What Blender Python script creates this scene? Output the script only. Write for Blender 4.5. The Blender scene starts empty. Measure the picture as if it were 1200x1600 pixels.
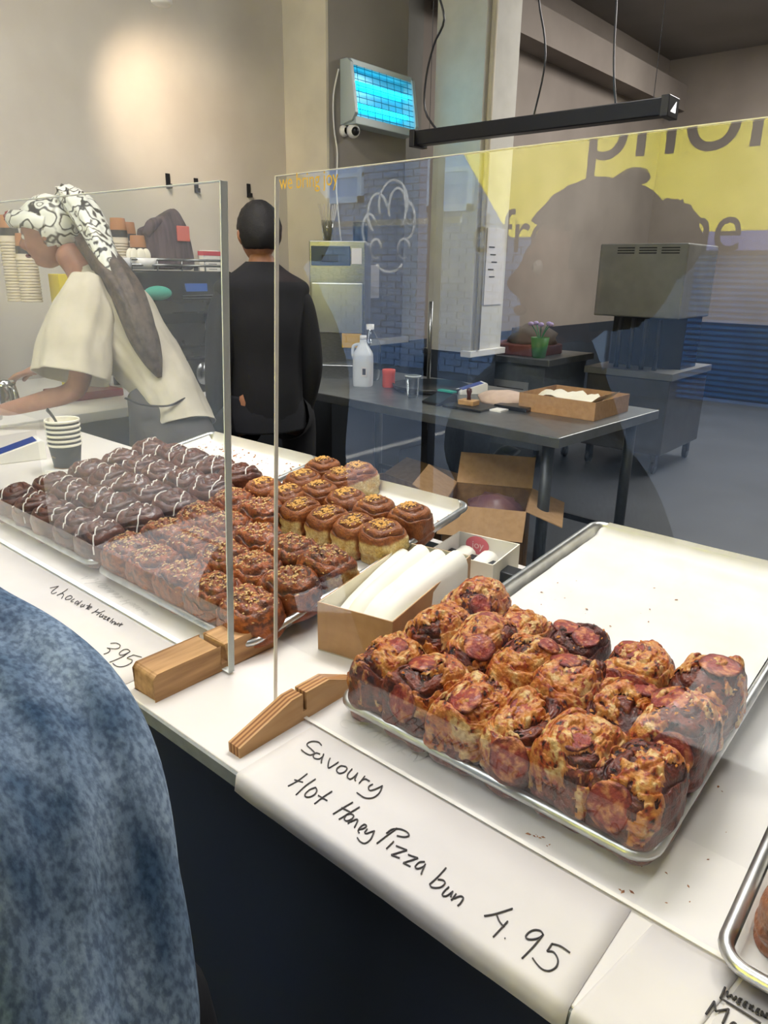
import bpy, math, random
import numpy as np
from mathutils import Vector, Matrix
random.seed(4)
RNG = np.random.default_rng(4)
S = bpy.context.scene
COL = S.collection

# ------------------------------------------------------------------ camera
PITCH, ROLL, YAW, FPX = math.radians(18.666), math.radians(.894), math.radians(40.5), 1120.
CAM = np.array([0., 0., 1.49])
def cam_axes():
    F = np.array([-math.sin(YAW)*math.cos(PITCH), math.cos(YAW)*math.cos(PITCH), -math.sin(PITCH)])
    r = np.cross(F, [0, 0, 1.]); r /= np.linalg.norm(r); u = np.cross(r, F)
    c, s = math.cos(ROLL), math.sin(ROLL)
    return c*r+s*u, -s*r+c*u, F
AR, AU, AF = cam_axes()
def ray(px, py): return (px-600)/FPX*AR-(py-800)/FPX*AU+AF
def HX(px, py, v): d = ray(px, py); return CAM+d*((v-CAM[0])/d[0])
def HY(px, py, v): d = ray(px, py); return CAM+d*((v-CAM[1])/d[1])
def HZ(px, py, v): d = ray(px, py); return CAM+d*((v-CAM[2])/d[2])
def HP(px, py, depth): return CAM+ray(px, py)*depth
cd = bpy.data.cameras.new('camera'); cam = bpy.data.objects.new('camera', cd); COL.objects.link(cam)
cd.sensor_fit = 'VERTICAL'; cd.sensor_height = 36; cd.lens = FPX/1600*36; cd.clip_start = .02; cd.clip_end = 200
cam.matrix_world = Matrix(((AR[0], AU[0], -AF[0], 0), (AR[1], AU[1], -AF[1], 0), (AR[2], AU[2], -AF[2], 1.49), (0, 0, 0, 1)))
S.camera = cam

# ------------------------------------------------------------------ world, sun, lamps, exposure
w = bpy.data.worlds.new('sky'); S.world = w; w.use_nodes = True
nt = w.node_tree; bg = nt.nodes['Background']
sky = nt.nodes.new('ShaderNodeTexSky'); sky.sky_type = 'NISHITA'; sky.sun_disc = False
sky.sun_elevation = math.radians(60); sky.sun_rotation = math.radians(180); sky.air_density = 1.2; sky.dust_density = 1.5
nt.links.new(sky.outputs[0], bg.inputs[0]); bg.inputs[1].default_value = 1.7
def light(name, kind, loc, energy, color, aim=None, **k):
    l = bpy.data.lights.new(name, kind); l.energy = energy; l.color = color
    for a, b in k.items(): setattr(l, a, b)
    o = bpy.data.objects.new(name, l); COL.objects.link(o); o.location = loc
    if aim is not None:
        o.rotation_euler = (Vector(aim)-Vector(loc)).to_track_quat('-Z', 'Y').to_euler()
    return o
light('sun', 'SUN', (0, -20, 30), 62, (1, .95, .86), aim=(0, -20+17.3*1, 0), angle=.01)
light('counter_downlight', 'AREA', (-1.25, 1.55, 3.3), 46, (1, .955, .925), aim=(-.75, .85, .92), shape='RECTANGLE', size=1.1, size_y=.35)
light('counter_downlight_right', 'AREA', (-.1, 1.5, 3.3), 16, (1, .955, .925), aim=(-.3, .8, .92), shape='RECTANGLE', size=.5, size_y=.35)
light('bar_downlight', 'AREA', (-2.2, .9, 3.5), 26, (1, .94, .88), aim=(-2.9, 1.7, 1.0), shape='RECTANGLE', size=.8, size_y=.5)
_sp = HX(253, 8, -3.3)
light('wall_spot', 'SPOT', (_sp[0], _sp[1], _sp[2]-.02), 34, (1, .78, .55), aim=tuple(HX(272, 190, -3.88)), spot_size=math.radians(88), spot_blend=1, shadow_soft_size=.04)
light('kitchen_fill', 'AREA', (-1.2, 7.2, 3.8), 230, (1, .97, .93), aim=(-1.6, 7.2, 0), shape='RECTANGLE', size=2.4, size_y=2.4)  # added overhead fill that brightens the far room, not a known fixture
light('shop_fill', 'AREA', (-1.3, -.6, 3.8), 42, (.92, .96, 1), aim=(-1.2, .2, 0), shape='RECTANGLE', size=2.2, size_y=1.0)  # added cool fill above the customer side, not a known fixture
S.view_settings.view_transform = 'Standard'; S.view_settings.look = 'None'
S.view_settings.exposure = 0.18; S.view_settings.gamma = 1; S.view_settings.use_curve_mapping = False
S.render.film_transparent = False
S.cycles.max_bounces = 10; S.cycles.transparent_max_bounces = 16; S.cycles.use_denoising = True
S.cycles.sample_clamp_indirect = 6

# ------------------------------------------------------------------ materials
def srgb(c):
    if isinstance(c, str): c = [int(c[i:i+2], 16)/255 for i in (0, 2, 4)]
    return tuple((x/12.92 if x <= .04045 else ((x+.055)/1.055)**2.4) for x in c[:3])+(1,)
MATS = {}
def mat(name, c1, c2=None, rough=.5, metal=0, scale=20, bump=0, bscale=None, spec=.5, stretch=None, coat=0, trans=0, ior=1.45, detail=4, contrast=.5, attr=None, emit=None, sub=0, band=None):
    if name in MATS: return MATS[name]
    m = bpy.data.materials.new(name); m.use_nodes = True; t = m.node_tree; N = t.nodes; L = t.links
    b = N['Principled BSDF']; b.inputs['Roughness'].default_value = rough; b.inputs['Metallic'].default_value = metal
    b.inputs['Specular IOR Level'].default_value = spec; b.inputs['Coat Weight'].default_value = coat; b.inputs['Coat Roughness'].default_value = .15
    b.inputs['Transmission Weight'].default_value = trans; b.inputs['IOR'].default_value = ior
    if sub: b.inputs['Subsurface Weight'].default_value = sub; b.inputs['Subsurface Radius'].default_value = (.01, .004, .002); b.inputs['Subsurface Scale'].default_value = 1
    tc = N.new('ShaderNodeTexCoord'); mp = N.new('ShaderNodeMapping'); L.new(tc.outputs['Object'], mp.inputs[0])
    if stretch: mp.inputs['Scale'].default_value = stretch
    base = None
    b.inputs['Base Color'].default_value = srgb(c1)
    if attr:
        a = N.new('ShaderNodeAttribute'); a.attribute_name = attr; base = a.outputs['Color']
    if c2 is not None:
        n = N.new('ShaderNodeTexNoise'); n.inputs['Scale'].default_value = scale; n.inputs['Detail'].default_value = detail; L.new(mp.outputs[0], n.inputs[0])
        r = N.new('ShaderNodeValToRGB'); r.color_ramp.elements[0].position = .5-.5*contrast*.6; r.color_ramp.elements[1].position = .5+.5*contrast*.6
        r.color_ramp.elements[0].color = srgb(c1); r.color_ramp.elements[1].color = srgb(c2); L.new(n.outputs[0], r.inputs[0])
        if base is None: base = r.outputs[0]
        else:
            mx = N.new('ShaderNodeMix'); mx.data_type = 'RGBA'; mx.blend_type = 'MULTIPLY'; mx.inputs[0].default_value = 1
            L.new(base, mx.inputs[6]); L.new(r.outputs[0], mx.inputs[7]); base = mx.outputs[2]
    if base is not None: L.new(base, b.inputs['Base Color'])
    if bump:
        n2 = N.new('ShaderNodeTexNoise'); n2.inputs['Scale'].default_value = bscale or scale*2; n2.inputs['Detail'].default_value = 5; L.new(mp.outputs[0], n2.inputs[0])
        bp = N.new('ShaderNodeBump'); bp.inputs['Strength'].default_value = bump; bp.inputs['Distance'].default_value = .004
        L.new(n2.outputs[0], bp.inputs['Height']); L.new(bp.outputs[0], b.inputs['Normal'])
    if emit: b.inputs['Emission Color'].default_value = srgb(emit[0]); b.inputs['Emission Strength'].default_value = emit[1]
    MATS[name] = m; return m

def glass_mat(name, tint=(.965, .98, .975, 1), boost=1.0, rough=0.0):
    m = bpy.data.materials.new(name); m.use_nodes = True; t = m.node_tree; N = t.nodes; L = t.links; N.clear()
    o = N.new('ShaderNodeOutputMaterial'); mx = N.new('ShaderNodeMixShader'); tr = N.new('ShaderNodeBsdfTransparent'); g = N.new('ShaderNodeBsdfGlossy'); f = N.new('ShaderNodeFresnel')
    tr.inputs[0].default_value = tint; g.inputs['Roughness'].default_value = rough; f.inputs[0].default_value = 1.49
    mm = N.new('ShaderNodeMath'); mm.operation = 'MULTIPLY'; mm.inputs[1].default_value = boost; mm.use_clamp = True
    geo = N.new('ShaderNodeNewGeometry'); nb = N.new('ShaderNodeMath'); nb.operation = 'SUBTRACT'; nb.inputs[0].default_value = 1; L.new(geo.outputs['Backfacing'], nb.inputs[1])
    m2 = N.new('ShaderNodeMath'); m2.operation = 'MULTIPLY'; L.new(nb.outputs[0], m2.inputs[1])
    L.new(f.outputs[0], mm.inputs[0]); L.new(mm.outputs[0], m2.inputs[0]); L.new(m2.outputs[0], mx.inputs[0]); L.new(tr.outputs[0], mx.inputs[1]); L.new(g.outputs[0], mx.inputs[2]); L.new(mx.outputs[0], o.inputs[0])
    MATS[name] = m; return m
ACRYLIC = glass_mat('acrylic', boost=1.75)
PANE = glass_mat('window_glass', boost=1.0)
CLEAR = glass_mat('clear_plastic', tint=(.88, .9, .9, 1), boost=2.2, rough=.05)

# ------------------------------------------------------------------ noise
_perm = np.random.RandomState(7).permutation(512); _perm = np.concatenate([_perm, _perm, _perm])
def pn(x, y, z=0):
    x, y, z = np.broadcast_arrays(np.asarray(x, float), np.asarray(y, float), np.asarray(z, float))
    xi, yi, zi = [np.floor(a).astype(int) for a in (x, y, z)]; xf, yf, zf = x-xi, y-yi, z-zi
    u, v, q = [a*a*a*(a*(a*6-15)+10) for a in (xf, yf, zf)]
    def g(i, j, k):
        h = _perm[(_perm[(_perm[(xi+i) & 511]+yi+j) & 511]+zi+k) & 511]
        a = h*2.39996; c = ((h*37) % 101)/50.-1
        s = np.sqrt(np.maximum(0, 1-c*c))
        return np.cos(a)*s*(xf-i)+np.sin(a)*s*(yf-j)+c*(zf-k)
    L = lambda a, b, t: a+(b-a)*t
    return 1.5*L(L(L(g(0,0,0), g(1,0,0), u), L(g(0,1,0), g(1,1,0), u), v), L(L(g(0,0,1), g(1,0,1), u), L(g(0,1,1), g(1,1,1), u), v), q)
def fbm(x, y, z=0, o=4):
    s = 0; a = 1; f = 1
    for i in range(o): s = s+a*pn(x*f+i*7.3, y*f+i*3.1, np.asarray(z)*f+i*1.7); a *= .5; f *= 2.03
    return s
sstep = lambda a, b, x: (lambda t: t*t*(3-2*t))(np.clip((x-a)/(b-a), 0, 1))

# ------------------------------------------------------------------ object helpers
def link(name, data, parent=None, loc=None, rot=None):
    o = bpy.data.objects.new(name, data); COL.objects.link(o)
    if parent is not None: o.parent = parent
    if loc is not None: o.location = loc
    if rot is not None: o.rotation_euler = rot
    return o
def me(name, V, F, m=None, smooth=False, cols=None, mats=None, fm=None):
    d = bpy.data.meshes.new(name); d.from_pydata([tuple(map(float, v)) for v in V], [], [tuple(map(int, f)) for f in F])
    if m: d.materials.append(m)
    if mats:
        for q in mats: d.materials.append(q)
    if fm is not None: d.polygons.foreach_set('material_index', np.asarray(fm, dtype=np.int32))
    if smooth: d.polygons.foreach_set('use_smooth', [True]*len(d.polygons))
    if cols is not None:
        a = d.color_attributes.new('Col', 'FLOAT_COLOR', 'POINT')
        c = np.ones((len(V), 4), np.float32); c[:, :3] = cols; a.data.foreach_set('color', c.ravel())
    d.update(); return d
def ob(name, V, F, m=None, parent=None, smooth=False, loc=None, rot=None, **k):
    return link(name, me(name, V, F, m, smooth, **k), parent, loc, rot)
def tag(o, label=None, cat=None, group=None, kind=None):
    for a, b in (('label', label), ('category', cat), ('group', group), ('kind', kind)):
        if b: o[a] = b
    return o
def empty(name, loc=(0, 0, 0), rot=(0, 0, 0), **k):
    o = link(name, None, None, loc, rot); o.empty_display_size = .05; return tag(o, **k)
def struct(o): o['kind'] = 'structure'; return o
def bevel(o, w, seg=2):
    b = o.modifiers.new('bevel', 'BEVEL'); b.width = w; b.segments = seg; b.limit_method = 'ANGLE'; b.angle_limit = .7
    for p in o.data.polygons: p.use_smooth = False
    return o
def subs(o, n=1):
    b = o.modifiers.new('sub', 'SUBSURF'); b.levels = n; b.render_levels = n; return o
class MB:
    def __init__(s): s.V = []; s.F = []
    def add(s, V, F):
        n = len(s.V); s.V += [tuple(map(float, v)) for v in V]; s.F += [tuple(i+n for i in f) for f in F]; return s
    def box(s, a, b, M=None):
        x0, y0, z0 = a; x1, y1, z1 = b
        V = [(x0,y0,z0),(x1,y0,z0),(x1,y1,z0),(x0,y1,z0),(x0,y0,z1),(x1,y0,z1),(x1,y1,z1),(x0,y1,z1)]
        if M is not None: V = [tuple(M @ Vector(v)) for v in V]
        return s.add(V, [(0,3,2,1),(4,5,6,7),(0,1,5,4),(1,2,6,5),(2,3,7,6),(3,0,4,7)])
    def tube(s, P, r, n=10, cap=True, r2=None, up=None):
        V, F = sweep(P, r, n, cap, up=up); return s.add(V, F)
    def cyl(s, c, r0, r1, h, n=20):
        return s.tube([c, (c[0], c[1], c[2]+h)], [r0, r1], n)
    def ob(s, name, m, parent=None, smooth=False, **k): return ob(name, s.V, s.F, m, parent, smooth, **k)
def sweep(P, r, n=10, cap=True, up=None, sq=None, disp=None, ph=0):
    """sections along the path P; r: one radius, a list of radii, or a list of (rx, ry)"""
    P = [np.array(p, float) for p in P]; k = len(P)
    if not hasattr(r, '__len__'): r = [r]*k
    rr = [(a, a) if not hasattr(a, '__len__') else a for a in r]
    T = [P[min(i+1, k-1)]-P[max(i-1, 0)] for i in range(k)]; T = [t/(np.linalg.norm(t)+1e-12) for t in T]
    if up is None:
        up = np.array([0, 0, 1.]) if abs(T[0][2]) < .8 else np.array([0, 1., 0])
    X = np.cross(np.array(up, float), T[0]); X /= np.linalg.norm(X)
    V = []
    for i in range(k):
        X = X-T[i]*(X@T[i]); X /= np.linalg.norm(X); Y = np.cross(T[i], X)
        for j in range(n):
            a = 2*math.pi*j/n+ph; c, s_ = math.cos(a), math.sin(a)
            if sq: c = math.copysign(abs(c)**(2/sq), c); s_ = math.copysign(abs(s_)**(2/sq), s_)
            d = 1+(disp(i/(k-1), a) if disp else 0)
            V.append(P[i]+(X*c*rr[i][0]+Y*s_*rr[i][1])*d)
    F = [(i*n+j, i*n+(j+1) % n, (i+1)*n+(j+1) % n, (i+1)*n+j) for i in range(k-1) for j in range(n)]
    if cap: F += [tuple(range(n))[::-1], tuple((k-1)*n+j for j in range(n))]
    return V, F
def smooth_path(P, m=6):
    """Catmull-Rom through the points (any dimension)"""
    P = [np.array(p, float) for p in P]; Q = [P[0]]+P+[P[-1]]; out = []
    for i in range(1, len(Q)-2):
        for t in np.linspace(0, 1, m, endpoint=False):
            a, b, c, d = Q[i-1], Q[i], Q[i+1], Q[i+2]
            out.append(.5*((2*b)+(c-a)*t+(2*a-5*b+4*c-d)*t*t+(3*b-a-3*c+d)*t**3))
    out.append(P[-1]); return out
def loft(P, R, m=5, **k):
    """smooth sweep through control rings: P centres, R (rx, ry)"""
    Q = smooth_path([list(p)+list(r) for p, r in zip(P, R)], m)
    return sweep([q[:3] for q in Q], [(max(q[3], .001), max(q[4], .001)) for q in Q], **k)
def lathe(prof, n=28, c=(0, 0, 0)):
    V = []; k = len(prof)
    for r, z in prof:
        for j in range(n): a = 2*math.pi*j/n; V.append((c[0]+r*math.cos(a), c[1]+r*math.sin(a), c[2]+z))
    F = [(i*n+j, i*n+(j+1) % n, (i+1)*n+(j+1) % n, (i+1)*n+j) for i in range(k-1) for j in range(n)]
    return V, F
def box_ob(name, a, b, m, parent=None, bv=0, **k):
    o = MB().box(a, b).ob(name, m, parent, **k)
    if bv: bevel(o, bv)
    return o
def ball(c, r, nu=16, nv=10, f=None):
    V = []; F = []
    for i in range(nv+1):
        p = math.pi*i/nv
        for j in range(nu):
            a = 2*math.pi*j/nu; d = np.array([math.sin(p)*math.cos(a), math.sin(p)*math.sin(a), math.cos(p)])
            s_ = np.array(r if hasattr(r, '__len__') else (r, r, r))*(1+(f(d) if f else 0)); V.append(np.array(c)+d*s_)
    for i in range(nv):
        for j in range(nu): F.append((i*nu+j, (i+1)*nu+j, (i+1)*nu+(j+1) % nu, i*nu+(j+1) % nu))
    return V, F
def curve_ob(name, strokes, m, parent=None, r=.001, flat=None, smooth=True):
    c = bpy.data.curves.new(name, 'CURVE'); c.dimensions = '3D'; c.bevel_depth = r; c.bevel_resolution = 1
    for st in strokes:
        st = smooth_path(st, 4) if smooth and len(st) > 2 else st
        sp = c.splines.new('POLY'); sp.points.add(len(st)-1)
        for i, p in enumerate(st): sp.points[i].co = (float(p[0]), float(p[1]), float(p[2]), 1)
    c.materials.append(m); return link(name, c, parent)
def text_ob(name, body, size, m, parent=None, loc=(0, 0, 0), rot=(0, 0, 0), ext=.0004, sx=1, shear=0, align='LEFT'):
    c = bpy.data.curves.new(name, 'FONT'); c.body = body; c.size = size; c.extrude = ext; c.align_x = align; c.shear = shear
    c.materials.append(m); o = link(name, c, parent, loc, rot); o.scale = (sx, 1, 1); return o
exec_log = []

# ================================================================== SETTING
CT = .92
M_wall = mat('wall_paint', 'c9c4bb', 'c1bbb2', rough=.85, scale=3, bump=.03)
M_wallwarm = mat('pilaster_lit_paint', 'd3cbb8', 'c8c0ae', rough=.85, scale=4)  # paler tone carries the light on the pilaster's front face
M_grey = mat('pilaster_shade_plaster', '9d9790', '88827b', rough=.9, scale=1.6, bump=.1, bscale=6, contrast=1)  # shade on the pilaster's side face is put into this darker grey
M_raw = mat('raw_plaster', '8e857c', '6d645d', rough=.95, scale=1.2, bump=.3, bscale=4, contrast=1.1)
M_navy = mat('navy_paint', '2b313a', '262b33', rough=.6, scale=3)
M_floor = mat('floor_vinyl', '4a4d53', '404348', rough=.45, scale=2, contrast=.8)
M_ceil = mat('ceiling_plaster', '8d8883', '79746f', rough=.95, scale=1, contrast=1)
M_white = mat('white_gloss', 'eeebe6', rough=.35)
M_black = mat('black_plastic', '151518', rough=.35)
M_dark = mat('dark_metal', '26272a', '1e1f22', rough=.4, scale=12)
M_steel = mat('brushed_steel', '9b9c9c', '88898a', rough=.32, metal=1, scale=40, stretch=(1, 1, 12))
M_steelt = mat('steel_worktop', '8f9192', '808283', rough=.38, metal=.85, scale=14, contrast=.8)
M_alu = mat('tray_aluminium', 'd6d6d4', 'bdbdbb', rough=.36, metal=1, scale=30, bump=.05)
M_paper = mat('white_paper', 'e3ddd8', 'ddd7d2', rough=.75, scale=10)
M_parch = mat('parchment', 'e4e0da', 'dbd6cd', rough=.6, scale=9, bump=.15, bscale=14)
M_ink = mat('grey_pen_ink', '4a4645', rough=.6)
M_kraft = mat('kraft_card', 'b28a62', 'a67e57', rough=.8, scale=40)
M_kraftd = mat('corrugated_card', '93724f', '836445', rough=.85, scale=30)
M_creamcard = mat('cream_card_inside', 'e9e1cb', rough=.7)
WX = -3.88; YB = 9.7; CZ = 3.92; YF = -2.0; XR = 2.4
struct(box_ob('floor', (-4.4, -2.2, -.1), (XR+.2, YB+.3, 0), M_floor))
struct(box_ob('ceiling', (-4.4, -2.2, CZ), (XR+.2, YB+.3, CZ+.1), M_ceil))
struct(box_ob('wall_left', (WX-.2, YF, 0), (WX, 4.9, CZ), M_wall))
struct(box_ob('wall_left_kitchen', (WX-.2, 4.9, .93), (WX, YB, CZ), M_raw))
struct(box_ob('trim_wainscot_kitchen', (WX-.2, 4.9, 0), (WX+.02, YB, .93), M_navy))
struct(box_ob('wall_back', (WX-.2, YB, .93), (XR, YB+.2, CZ), M_raw))
struct(box_ob('trim_wainscot_back', (WX-.2, YB-.02, 0), (XR, YB+.2, .93), M_navy))
struct(box_ob('wall_right', (XR, YF, 0), (XR+.2, YB, CZ), M_wall))
# beam between rooms on the left wall
struct(box_ob('trim_beam', (WX, 5.0, 3.35), (WX+.25, YB, 3.62), M_raw))
# pilaster with the insect killer
px1 = -3.5
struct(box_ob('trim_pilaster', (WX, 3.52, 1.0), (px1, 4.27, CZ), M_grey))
struct(box_ob('trim_pilaster_front', (WX, 3.5, 1.0), (px1-.002, 3.52, CZ), M_wallwarm))
struct(box_ob('trim_pilaster_ledge', (WX, 3.47, .975), (px1+.03, 4.32, 1.02), M_white, bv=.004))
struct(box_ob('trim_pilaster_foot', (WX, 3.52, 0), (px1, 4.27, .975), M_navy))
struct(box_ob('trim_wainscot_left', (WX, 4.27, 0), (WX+.02, 4.9, .93), M_navy))
M_reces = mat('recess_grey', '77756f', '69675f', rough=.9, scale=3)  # darker grey than the wall behind it
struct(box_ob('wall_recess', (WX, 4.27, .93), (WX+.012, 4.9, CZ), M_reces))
# column in the middle: front, side, painted foot, ledge
cx1, cy0, cy1 = -2.97, 4.40, 4.81; cx0 = -3.36
struct(box_ob('trim_column', (cx0, cy0, .93), (cx1, cy1, CZ), mat('column_paint', 'd6d3ca', 'cac7be', rough=.8, scale=5)))
struct(box_ob('trim_column_foot', (cx0+.02, cy0+.02, 0), (cx1-.02, cy1-.02, .93), M_navy))
struct(box_ob('trim_column_ledge', (cx1-.06, cy0-.03, .90), (cx1+.03, cy1+.03, .945), M_white, bv=.004))
# front wall towards the street: piers, sill and head around the shop window
WX0, WX1, WZ0, WZ1 = -3.7, -.25, .12, 2.75
fw = MB(); fw.box((WX-.2, YF-.15, 0), (WX0, YF, CZ)); fw.box((WX1, YF-.15, 0), (XR+.2, YF, CZ)); fw.box((WX0, YF-.15, 0), (WX1, YF, WZ0)); fw.box((WX0, YF-.15, WZ1), (WX1, YF, CZ))
struct(fw.ob('wall_front', M_wall))
wf = MB()
for x in (WX0, -2.42, WX1-.05): wf.box((x, YF-.1, WZ0), (x+.05, YF-.04, WZ1))
for z in (WZ0, WZ1-.05): wf.box((WX0, YF-.1, z), (WX1, YF-.04, z+.05))
wo = struct(wf.ob('window_1', M_dark)); box_ob('window_pane', (WX0+.02, YF-.075, WZ0+.02), (WX1-.02, YF-.069, WZ1-.02), PANE, wo)

# ------------------------------------------------------------------ street outside (seen mirrored in the screens)
M_pave = mat('pavement', '8b8a88', '7b7a78', rough=.9, scale=3)
struct(box_ob('ground_street', (-26, -22, -.12), (12, YF-.15, 0), M_pave))
def vr(px, py, yv): p = HY(px, py, yv); return p[0], 1.12-yv, p[2]
BY = -8.0
M_brick = mat('street_brick', 'a3b3cc', '7f90ad', rough=.9, scale=60, contrast=1)
M_mortar = mat('brick_mortar', 'a9b2bf', rough=.95)
bl = empty('street_building', (-7, BY, 0), label='brick building across the street, mirrored in the right screen', cat='building')
box_ob('facade_wall', (-9, -1.0, 0), (2.95, -.03, 11), M_mortar, bl)
bv_, bf_ = [], []
brick = MB(); rr = random.Random(2)
row = 0; z = .02
while z < 6.0:
    x = -6 + (.12 if row % 2 else 0)
    while x < 2.6:
        brick.add([(x, -.03, z), (x+.28, -.03, z), (x+.28, 0, z), (x, 0, z), (x, -.03, z+.085), (x+.28, -.03, z+.085), (x+.28, 0, z+.085), (x, 0, z+.085)], [(2, 3, 7, 6), (4, 5, 6, 7), (1, 2, 6, 5), (3, 0, 4, 7)])
        x += .30
    z += .1; row += 1
o = brick.ob('brick_courses', M_brick, bl); o['kind'] = 'stuff'
M_winwhite = mat('sash_white', 'dfe8f2', rough=.5)
M_winpane = mat('sky_reflecting_pane', '7ea6d8', rough=.08, spec=1)
for (x0, x1, z0, z1) in ((-2.1, -1.3, 2.5, 3.3), (.0, .8, 2.3, 3.4), (-4.2, -3.2, 2.4, 3.3), (1.7, 2.5, 2.3, 3.4)):
    wi = MB(); wi.box((x0, 0, z0), (x0+.09, .06, z1)); wi.box((x1-.09, 0, z0), (x1, .06, z1)); wi.box((x0, 0, z0), (x1, .06, z0+.09)); wi.box((x0, 0, z1-.09), (x1, .06, z1)); wi.box((x0, 0, (z0+z1)/2-.03), (x1, .05, (z0+z1)/2+.03))
    wi = wi.ob('window', M_winwhite, bl); box_ob('pane', (x0+.05, .0, z0+.05), (x1-.05, .02, z1-.05), M_winpane, wi)
# shop opposite with blue roller shutter and lilac canopy
sh = empty('shuttered_shop', (-2.6, BY, 0), label='shop front across the street with blue roller shutter and lilac fascia', cat='shop front')
box_ob('shop_wall', (-1.4, -1.0, 0), (4.6, -.05, 11), mat('shop_grey', '6d7888', rough=.9), sh)
box_ob('fascia', (-.6, -.05, 1.75), (3.6, .18, 2.25), mat('lilac_fascia', 'a9a4dd', rough=.6), sh, bv=.01)
M_shut = mat('blue_shutter', '3f83bf', '3777ad', rough=.5, scale=5)
slat_me = None
for i in range(26):
    z = .03+i*.065
    if slat_me is None:
        V = [(-.45, 0, 0), (3.4, 0, 0), (-.45, .035, .02), (3.4, .035, .02), (-.45, .035, .045), (3.4, .035, .045), (-.45, 0, .058), (3.4, 0, .058)]
        slat_me = me('slat', V, [(0, 1, 3, 2), (2, 3, 5, 4), (4, 5, 7, 6)], M_shut)
    link('slat', slat_me, sh, (0, -.04, z))
rl_ = struct(box_ob('trim_tube_stand_in', (-3.55, YF-.17, 1.725), (-2.30, YF-.15, 1.755), mat('bar_white', 'f2f4f6', rough=.4)))  # added white bar in the sun, standing in for a bright lamp tube
# yellow window sign on the inside of the shop window, readable from the street
M_yel = bpy.data.materials.new('yellow_vinyl'); M_yel.use_nodes = True
_t = M_yel.node_tree; _N = _t.nodes; _N.clear(); _o = _N.new('ShaderNodeOutputMaterial'); _m = _N.new('ShaderNodeMixShader'); _m.inputs[0].default_value = .75
_d = _N.new('ShaderNodeBsdfDiffuse'); _d.inputs[0].default_value = (.9, .82, .22, 1); _tr = _N.new('ShaderNodeBsdfTranslucent'); _tr.inputs[0].default_value = (.97, .90, .26, 1)
_t.links.new(_d.outputs[0], _m.inputs[1]); _t.links.new(_tr.outputs[0], _m.inputs[2]); _t.links.new(_m.outputs[0], _o.inputs[0])
ys = YF-.066
sg = empty('window_sign', (-1.4, ys, 1.6), label='yellow vinyl sign across the shop window, mirrored in the right screen', cat='sign')
a = vr(700, 245, 3.12); b = vr(780, 372, 3.12); c = vr(1200, 357, 3.12)
sgp = [(-2.56, 0, 2.45), (b[0]+.03, 0, 1.645), (-.30, 0, 1.66), (-.30, 0, 2.6), (-2.62, 0, 2.6)]
V = [(x+1.4, y, z-1.6) for x, y, z in sgp]+[(x+1.4, y+.002, z-1.6) for x, y, z in sgp]
ob('vinyl_panel', V, [(0, 1, 2, 3, 4), (9, 8, 7, 6, 5), (0, 5, 6, 1), (1, 6, 7, 2), (2, 7, 8, 3), (3, 8, 9, 4), (4, 9, 5, 0)], M_yel, sg)
M_let = mat('sign_lettering', '2a3336', rough=.7)
for body, x, z, sz, sx in (('d', -2.16, 1.578, .26, .85), ('from home', -1.99, 1.578, .28, .86), ('phon', -1.60, 1.95, .42, 1.0)):
    text_ob('lettering', body, sz, M_let, sg, (x+1.4, .006, z-1.6), (math.pi/2, 0, 0), ext=.001, sx=sx)
# white line drawing of a swirled bun on the left pane
M_line = M_yel.copy(); M_line.name = 'white_window_decal'
for _n in M_line.node_tree.nodes:
    if _n.type.startswith('BSDF'): _n.inputs[0].default_value = (.95, .97, 1, 1)
lg = []
def arcp(cx, cz, rx, rz, a0, a1, n=12): return [(cx+rx*math.cos(math.radians(t)), ys, cz+rz*math.sin(math.radians(t))) for t in np.linspace(a0, a1, n)]
cx_, cz_ = -2.70, 1.72
lg += [arcp(cx_+.02, cz_+.10, .10, .12, -20, 200), arcp(cx_+.05, cz_+.08, .06, .10, -60, 200), arcp(cx_-.09, cz_+.06, .07, .10, 20, 240), arcp(cx_-.15, cz_-.02, .05, .08, 40, 260),
       arcp(cx_+.12, cz_+.02, .05, .09, -90, 120), arcp(cx_-.10, cz_-.12, .04, .05, 0, 300), arcp(cx_+.10, cz_-.12, .04, .05, 0, 300), arcp(cx_, cz_-.19, .09, .05, 190, 350)]
tag(curve_ob('window_decal', lg, M_line, r=.006), 'white line drawing of a swirled bun on the shop window, mirrored in the screen', 'decal')

# ================================================================== COUNTER
ct = empty('display_counter', (-1.2, .8, 0), label='long white-topped display counter with a dark navy front', cat='counter')
M_ctop = mat('counter_laminate', 'e4dfda', 'dfd9d5', rough=.32, scale=5)
box_ob('countertop', (-1.55, -.37, .898), (1.9, .42, .92), M_ctop, ct, bv=.002)
box_ob('edge_band', (-1.55, -.374, .899), (1.9, -.370, .918), mat('grey_edge_band', '8f928e', '82857f', rough=.7, scale=40), ct)
box_ob('front_panel', (-1.5, -.33, 0), (1.85, -.31, .898), mat('navy_front', '1f2733', '1a212b', rough=.55, scale=2), ct)
box_ob('back_panel', (-1.5, .36, 0), (1.85, .38, .898), M_navy, ct)
box_ob('side_panel', (-1.5, -.31, 0), (-1.48, .36, .898), M_navy, ct)

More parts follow.
